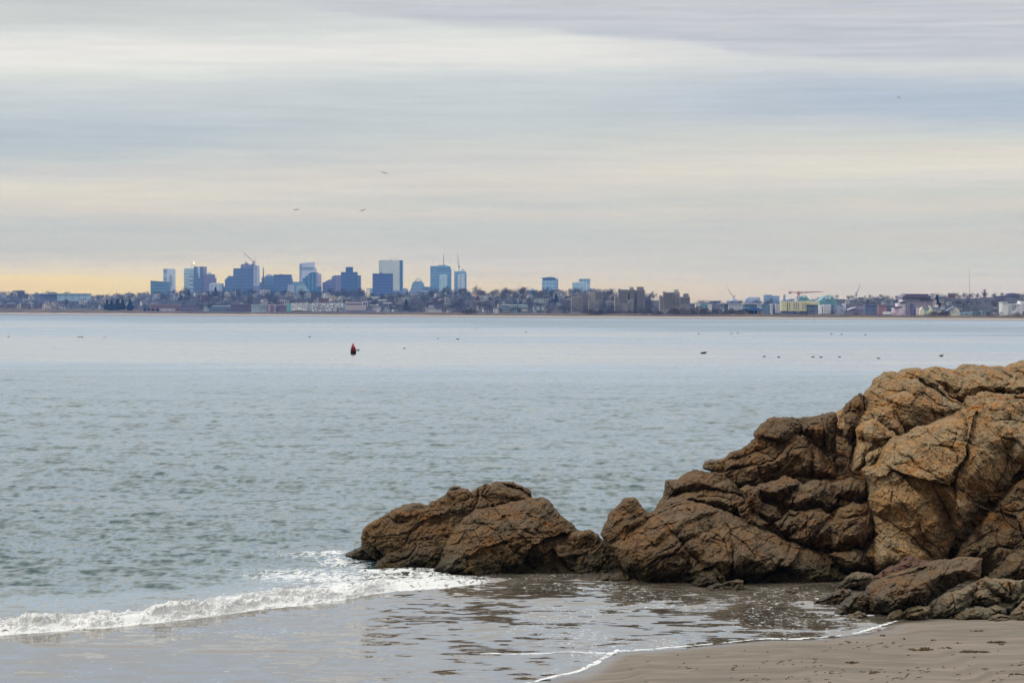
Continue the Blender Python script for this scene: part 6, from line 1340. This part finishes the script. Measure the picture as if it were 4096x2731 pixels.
for k in range(4):
    a = math.pi / 4 + k * math.pi / 2; mb = MB().bar((R * .9 * math.cos(a), R * .9 * math.sin(a), 18.6 * u), (R * .9 * math.cos(a), R * .9 * math.sin(a), 20.0 * u), .02, 0, .02, 6); mb.build('lifting_lug', rust, e)
fc = bpy.data.curves.new('number', 'FONT'); fc.body = '2'; fc.size = 9.5 * u; fc.extrude = .004; fc.align_x = 'CENTER'
fo = bpy.data.objects.new('number', fc); COL.objects.link(fo)
dg = bpy.context.evaluated_depsgraph_get(); nm_ = bpy.data.meshes.new_from_object(fo.evaluated_get(dg)); bpy.data.objects.remove(fo)
nm_.name = 'number'; nm_.materials.clear(); nm_.materials.append(plain((.75, .66, .62), .6, .05))
no = link('number', nm_, parent=e); zz = 27.0 * u; sl_ = (R * .95 - R * .13) / (22.2 * u)
az_ = math.radians(17); rr = R * .95 - (zz - 18.8 * u) * sl_ + .012
no.rotation_euler = Matrix.Rotation(az_, 3, 'Z').to_4x4().to_3x3().__matmul__(Matrix.Rotation(math.pi / 2 - math.atan(sl_), 3, 'X')).to_euler()
no.location = (rr * math.sin(az_), -rr * math.cos(az_), zz)

# ------------------------------------------------------------------ birds and people: one skinned body each
def skin(name, pts, edges, radii, mats, root=0, sub=1):
    me = bpy.data.meshes.new(name); me.from_pydata(pts, edges, []); me.update()
    o = bpy.data.objects.new(name, me); COL.objects.link(o)
    sk = o.modifiers.new('skin', 'SKIN'); sv = me.skin_vertices[0].data
    for i, q in enumerate(radii):
        sv[i].radius = q if hasattr(q, '__len__') else (q, q); sv[i].use_root = (i == root)
    sk.use_smooth_shade = True
    ss = o.modifiers.new('sub', 'SUBSURF'); ss.levels = sub; ss.render_levels = sub
    dg = bpy.context.evaluated_depsgraph_get(); out = bpy.data.meshes.new_from_object(o.evaluated_get(dg))
    bpy.data.objects.remove(o); out.name = name; out.materials.clear()
    for m in (mats if isinstance(mats, list) else [mats]): out.materials.append(m)
    return out
dark = plain((0.020, 0.018, 0.016), .8, .3, 4); pale = plain((0.42, 0.42, 0.42), .8, .15, 4); gullg = plain((0.075, 0.08, 0.085), .8, .3, 3)
def duck_mesh(v):
    nk = (.03, .08, .13)[v]
    pts = [(-.30, 0, .10), (-.17, 0, .07), (0, 0, .06), (.13, 0, .08), (.20, 0, .12 + nk * .3), (.23, 0, .10 + nk), (.30, 0, .10 + nk), (.36, 0, .085 + nk)]
    return skin('body', pts, [(i, i + 1) for i in range(7)], [.02, .085, .13, .11, .055, .058, .035, .012], dark, 2)
DUCK = [duck_mesh(i) for i in range(3)]
DK = [(20, 772, 'alone nearest the outer edge of the bay'), (181, 773, 'first of two close together'), (188, 773.5, 'second of two close together'), (240, 774, 'just past the close pair'), (711, 773, 'small, out beyond the red buoy'),
      (1006, 777, 'small, out where the water darkens'), (1051, 778, 'plump, short of the open calm lane'), (929, 799, 'alone between the buoy and the headland'), (821.5, 804, 'sitting right beside the red buoy'), (1208, 761.5, 'far out below the brown apartments'),
      (1616, 810.5, 'long bodied, apart before the headland'), (1605, 766, 'far out below the blue pavilion'), (1680, 765, 'far out, one of two below the blue pavilion'), (1695, 764.5, 'pale, just beside the darker one below the pavilion'), (1755, 818, 'small, first of the scattered line above the headland'), (1789, 819, 'small, second of the scattered line above the headland'),
      (1867, 819, 'dark, close beside another above the headland'), (1886, 819.5, 'dark, second of a close pair above the headland'), (1928, 819, 'small with its tail up above the headland'), (2018, 822, 'lowest of the line, right above the headland top'), (2162, 816.5, 'big dark, over the top of the headland'),
      (1910, 766, 'dot like, far out below the white apartments'), (1933, 767, 'flat, far out beside a dot like one'), (1988, 768, 'dark, far out below the red brick block')]
for i, (a, c, lb_) in enumerate(DK):
    a *= 1.7415; c = c * 1.7415 + 2.5; y = float(ground_y(c)); x = float(P(a, c, y)[0])
    o = link('duck', DUCK[i % 3]); s = {10: 1.35, 20: 1.0, 6: 1.15, 8: 1.0}.get(i, .72) * (1.35 if c < 1350 else 1.0); o.scale = (s * (1.3 if i == 10 else 1), s, s)
    o.location = (x, y, -.02); o.rotation_euler = (0, 0, [0, math.pi, .5, math.pi - .4][i % 4])
    tag(o, 'dark sea duck on the water, ' + lb_, 'duck', 'sea ducks floating on the bay')
def gull(px, py, span_px, D, lb_, wl, wr, yaw, mats, droop=0):
    """wl, wr: (elbow lift, tip lift) of each wing as a share of the half span"""
    h = span_px / 2 * D / F; b = h * .32
    pts = [(0, -b * 1.1, 0), (0, -b * .6, .02 * h), (0, 0, 0), (0, b * .7, 0), (0, b * 1.3, .02 * h)]
    ed = [(0, 1), (1, 2), (2, 3), (3, 4)]; ra = [.03 * h, .06 * h, .095 * h, .05 * h, (.05 * h, .012 * h)]
    for s, w in ((-1, wl), (1, wr)):
        k = len(pts); pts += [(s * h * .22, .02 * h, w[0] * h * .5), (s * h * .5, .05 * h, w[0] * h), (s * h * .8, -.02 * h, (w[0] + w[1]) / 2 * h), (s * h * .98, -.10 * h, w[1] * h)]
        ed += [(2, k), (k, k + 1), (k + 1, k + 2), (k + 2, k + 3)]; ra += [(.035 * h, .10 * h), (.022 * h, .09 * h), (.016 * h, .065 * h), (.008 * h, .02 * h)]
    me = skin('body', pts, ed, ra, mats, 2)
    o = link('gull', me); o.location = PV(px, py, D); o.rotation_euler = (0, 0, yaw)
    tag(o, lb_, 'gull', 'gulls in flight over the bay')
gull(1184.5, 840, 28, 600, 'gull gliding with its wings in a shallow M, above the unfinished tower', (.10, .14), (.22, .16), .5, gullg)
gull(1451, 843, 26, 600, 'gull banking with one wing raised, above the cross topped tower', (.12, -.10), (.30, .42), .5, gullg)
gull(1538, 692, 26, 640, 'gull tilted across its flight, highest of the three over downtown', (.24, .40), (-.12, -.36), .2, dark)
gull(3595, 390, 19, 620, 'dark gull in the blue grey sky over the headland', (.22, .44), (-.10, -.34), .1, dark)
gull(3332.5, 430.5, 6, 900, 'tiny far bird seen as a dot in the sky beside the dark gull', (.05, .05), (.05, .05), 1.2, dark)
gull(1903, 1321, 11, 560, 'gull flying low over the water with one wing straight up', (.2, .1), (1.1, 1.75), .5, gullg)
gull(3832, 1404, 9, 470, 'pale gull skimming the water over the top of the headland', (.3, .5), (.3, .5), .6, pale)

def person(px, py, lb_, cloth, lean=0.0, stride=.22, tall=1.74):
    y = float(ground_y(py)); x = float(P(px, py, y)[0])
    # stand on the sand: walk back along the sight line until the beach rises to meet it
    w_ = (y / float(Ys(px)) - 1) * 2800.0; z = land_at(px, max(w_, 0))[2] if w_ > 0 else 0.0
    s = tall / 1.74
    pts = [(0, 0, .93), (0, lean * .5, 1.20), (0, lean, 1.43), (0, lean * 1.2, 1.52), (0, lean * 1.3, 1.62), (0, lean * 1.3, 1.72),
           (-.10, 0, .88), (-.11, stride * .4, .50), (-.11, stride, .08), (-.11, stride - .14, .03), (.10, 0, .88), (.11, -stride * .2, .50), (.11, -stride, .08), (.11, -stride - .14, .03),
           (-.20, lean, 1.40), (-.24, lean + .04, 1.14), (-.22, lean - .10, .92), (.20, lean, 1.40), (.24, lean - .06, 1.14), (.22, lean - .16, .94)]
    ed = [(0, 1), (1, 2), (2, 3), (3, 4), (4, 5), (0, 6), (6, 7), (7, 8), (8, 9), (0, 10), (10, 11), (11, 12), (12, 13), (2, 14), (14, 15), (15, 16), (2, 17), (17, 18), (18, 19)]
    ra = [.15, .14, .15, .06, .10, .07, .10, .07, .05, .035, .10, .07, .05, .035, .07, .05, .04, .07, .05, .04]
    me = skin('person', pts, ed, ra, cloth, 0)
    o = link('person', me); o.location = (x, y, z - .02); o.scale = (s, s, s); o.rotation_euler = (0, 0, random.uniform(-.8, .8)); tag(o, lb_, 'person', 'people walking on the far beach')
pc = plain((0.02, 0.018, 0.02), .9); pb = plain((0.05, 0.03, 0.028), .9)
person(911, 1262, 'person in dark clothes stooping on the far beach below the unfinished tower', pc, -.35, .30)
person(2639, 1272.5, 'person in dark clothes alone on the far beach below the middle brown apartments', pc)
person(2707, 1273.5, 'person in dark clothes alone on the far beach below the outermost brown apartments', pb)
person(3226, 1275.5, 'upright person in dark clothes on the far beach below the yellow building', pc, 0, .15, 1.8)
person(3256, 1277.5, 'striding person in dark clothes following another on the far beach', pb, -.12, .32, 1.8)

# lamp posts and posts along the far shore
for px_, y0, y1, w_, lb_ in ((3333, 1258, 1226, 300, 'dark post with a small green light at the edge of the white apartments'), (2070, 1244, 1216, 320, 'thin dark pole standing before the teal grey flats'), (1213, 1246, 1224, 300, 'dark pole standing before the chequered apartments')):
    D = Dn(px_, w_); L = PV(px_, y0 + 2, D); e = thing('lamp_post', lb_, 'post', L); pm = facade((52, 62, 96), (52, 62, 96), D)
    MB().bar((0, 0, 0), PV(px_, y1, D) - L, .28, 0, .16, 6).build('pole', pm, e)
    t_ = PV(px_, y1, D) - L; MB().box(-.5, .5, -.4, .4, t_.z, t_.z + .9).build('lamp', pm, e)

# ------------------------------------------------------------------ seaweed on the sand
weed = plain((0.050, 0.034, 0.016), .7, .5, 8); weed2 = plain((0.085, 0.055, 0.022), .7, .4, 8)
def sand_hit(px, py):
    z = 0.2
    for _ in range(12):
        y = float(ground_y(py, z)); x = float(P(px, py, y)[0]); z = float(sand_z(np.array([x]), np.array([y]))[0])
    return x, y, z
def wrack(px0, px1, py, h_px, lb_, mat, n=26, seed=0, dy=0.0):
    rr_ = random.Random(seed); x0, y0, z0 = sand_hit(px0, py); x1, y1, z1 = sand_hit(px1, py + dy)
    mb = MB()
    H = h_px * y0 / F
    for i in range(n):
        t_ = rr_.random(); x = x0 + (x1 - x0) * t_; y = y0 + (y1 - y0) * t_ + rr_.gauss(0, .05); L = rr_.uniform(.08, .30) * (x1 - x0)
        z = float(sand_z(np.array([x]), np.array([y]))[0]); a = rr_.gauss(0, .35); env = .3 + .7 * math.sin(math.pi * min(max(t_, .02), .98))
        p0 = Vector((x - L / 2 * math.cos(a), y - L / 2 * math.sin(a), z + .004)); p1 = Vector((x + L / 2 * math.cos(a), y + L / 2 * math.sin(a), z + H * env * rr_.uniform(.1, .9))); pm_ = (p0 + p1) / 2 + Vector((0, 0, H * env * rr_.uniform(.2, .7)))
        w = rr_.uniform(.008, .02); mb.bar(p0, pm_, w * .6, 0, w, 4).bar(pm_, p1, w, 0, w * .4, 4)
    o = mb.build('seaweed', mat); tag(o, lb_, 'seaweed', 'strands of seaweed on the sand')
cD = lambda a, c: (3200 + a / 1.887, 1900 + c / 1.887)
for a0, a1, c_, h, lb_, m_, n_, sd_i in ((830, 1005, 1318, 11, 'longest olive seaweed strand, thick at one end, on the open sand', weed2, 34, 1), (1210, 1420, 1335, 6, 'long thin dark seaweed strand beside the thick olive one', weed, 30, 2), (1430, 1555, 1264, 6, 'dark seaweed strand up the beach near the boulder heap', weed, 24, 3), (1500, 1545, 1280, 3, 'short dark seaweed scrap just under the one near the boulder heap', weed, 8, 4),
                                   (600, 650, 1212, 4, 'small seaweed tuft near the curling end of the foam', weed, 10, 5), (760, 800, 1236, 3, 'small dark seaweed tuft on the sand inside the foam bend', weed, 8, 6), (990, 1025, 1247, 4, 'dark little seaweed tuft in the middle of the sand', weed, 9, 7), (1185, 1220, 1268, 3, 'tiny seaweed tuft between the two big strands', weed, 7, 8),
                                   (1290, 1380, 1177, 3, 'faint line of seaweed close under the cracked pale stone', weed, 12, 9), (1230, 1300, 1443, 5, 'rusty seaweed clump low on the beach', weed2, 14, 10), (520, 610, 1495, 4, 'rusty seaweed line near the lower edge of the sand', weed2, 14, 11), (340, 440, 1415, 4, 'scattered seaweed bits in a short row on the lower sand', weed, 16, 12), (1030, 1150, 1310, 3, 'wispy seaweed trail running on from the thick olive strand', weed, 12, 13), (1580, 1680, 1503, 4, 'dark seaweed line at the outer lower corner of the sand', weed, 12, 14)):
    p0 = cD(a0, c_); p1 = cD(a1, c_); wrack(p0[0], p1[0], p0[1], h, lb_, m_, n_, sd_i)
rs = np.random.default_rng(8); mb = MB(); k = 0
lines = [((2700, 2665), (3300, 2655)), ((3250, 2690), (4096, 2668)), ((3450, 2720), (4096, 2700)), ((3300, 2578), (3640, 2582)), ((2960, 2712), (3350, 2700))]
while k < 140:
    if rs.random() < .72:
        (a0, c0), (a1, c1) = lines[rs.integers(5)]; t_ = rs.random(); q = (a0 + (a1 - a0) * t_, c0 + (c1 - c0) * t_ + rs.normal(0, 11))
    else: q = (rs.uniform(2500, 4150), rs.uniform(2540, 2735))
    x, y, z = sand_hit(*q)
    if float(shore_d(np.array([x]), np.array([y]))[0]) < .5: continue
    z = float(sand_z(np.array([x]), np.array([y]))[0]); L = rs.uniform(.02, .11); a = rs.normal(0, .5)
    mb.bar((x - L / 2 * math.cos(a), y - L / 2 * math.sin(a), z + .004), (x + L / 2 * math.cos(a), y + L / 2 * math.sin(a), z + rs.uniform(.005, .03)), rs.uniform(.004, .010), 0, .003, 4); k += 1
tag(mb.build('sea_wrack', weed), 'fine scattered bits of seaweed and shell along the sand', 'sea wrack', kind='stuff')
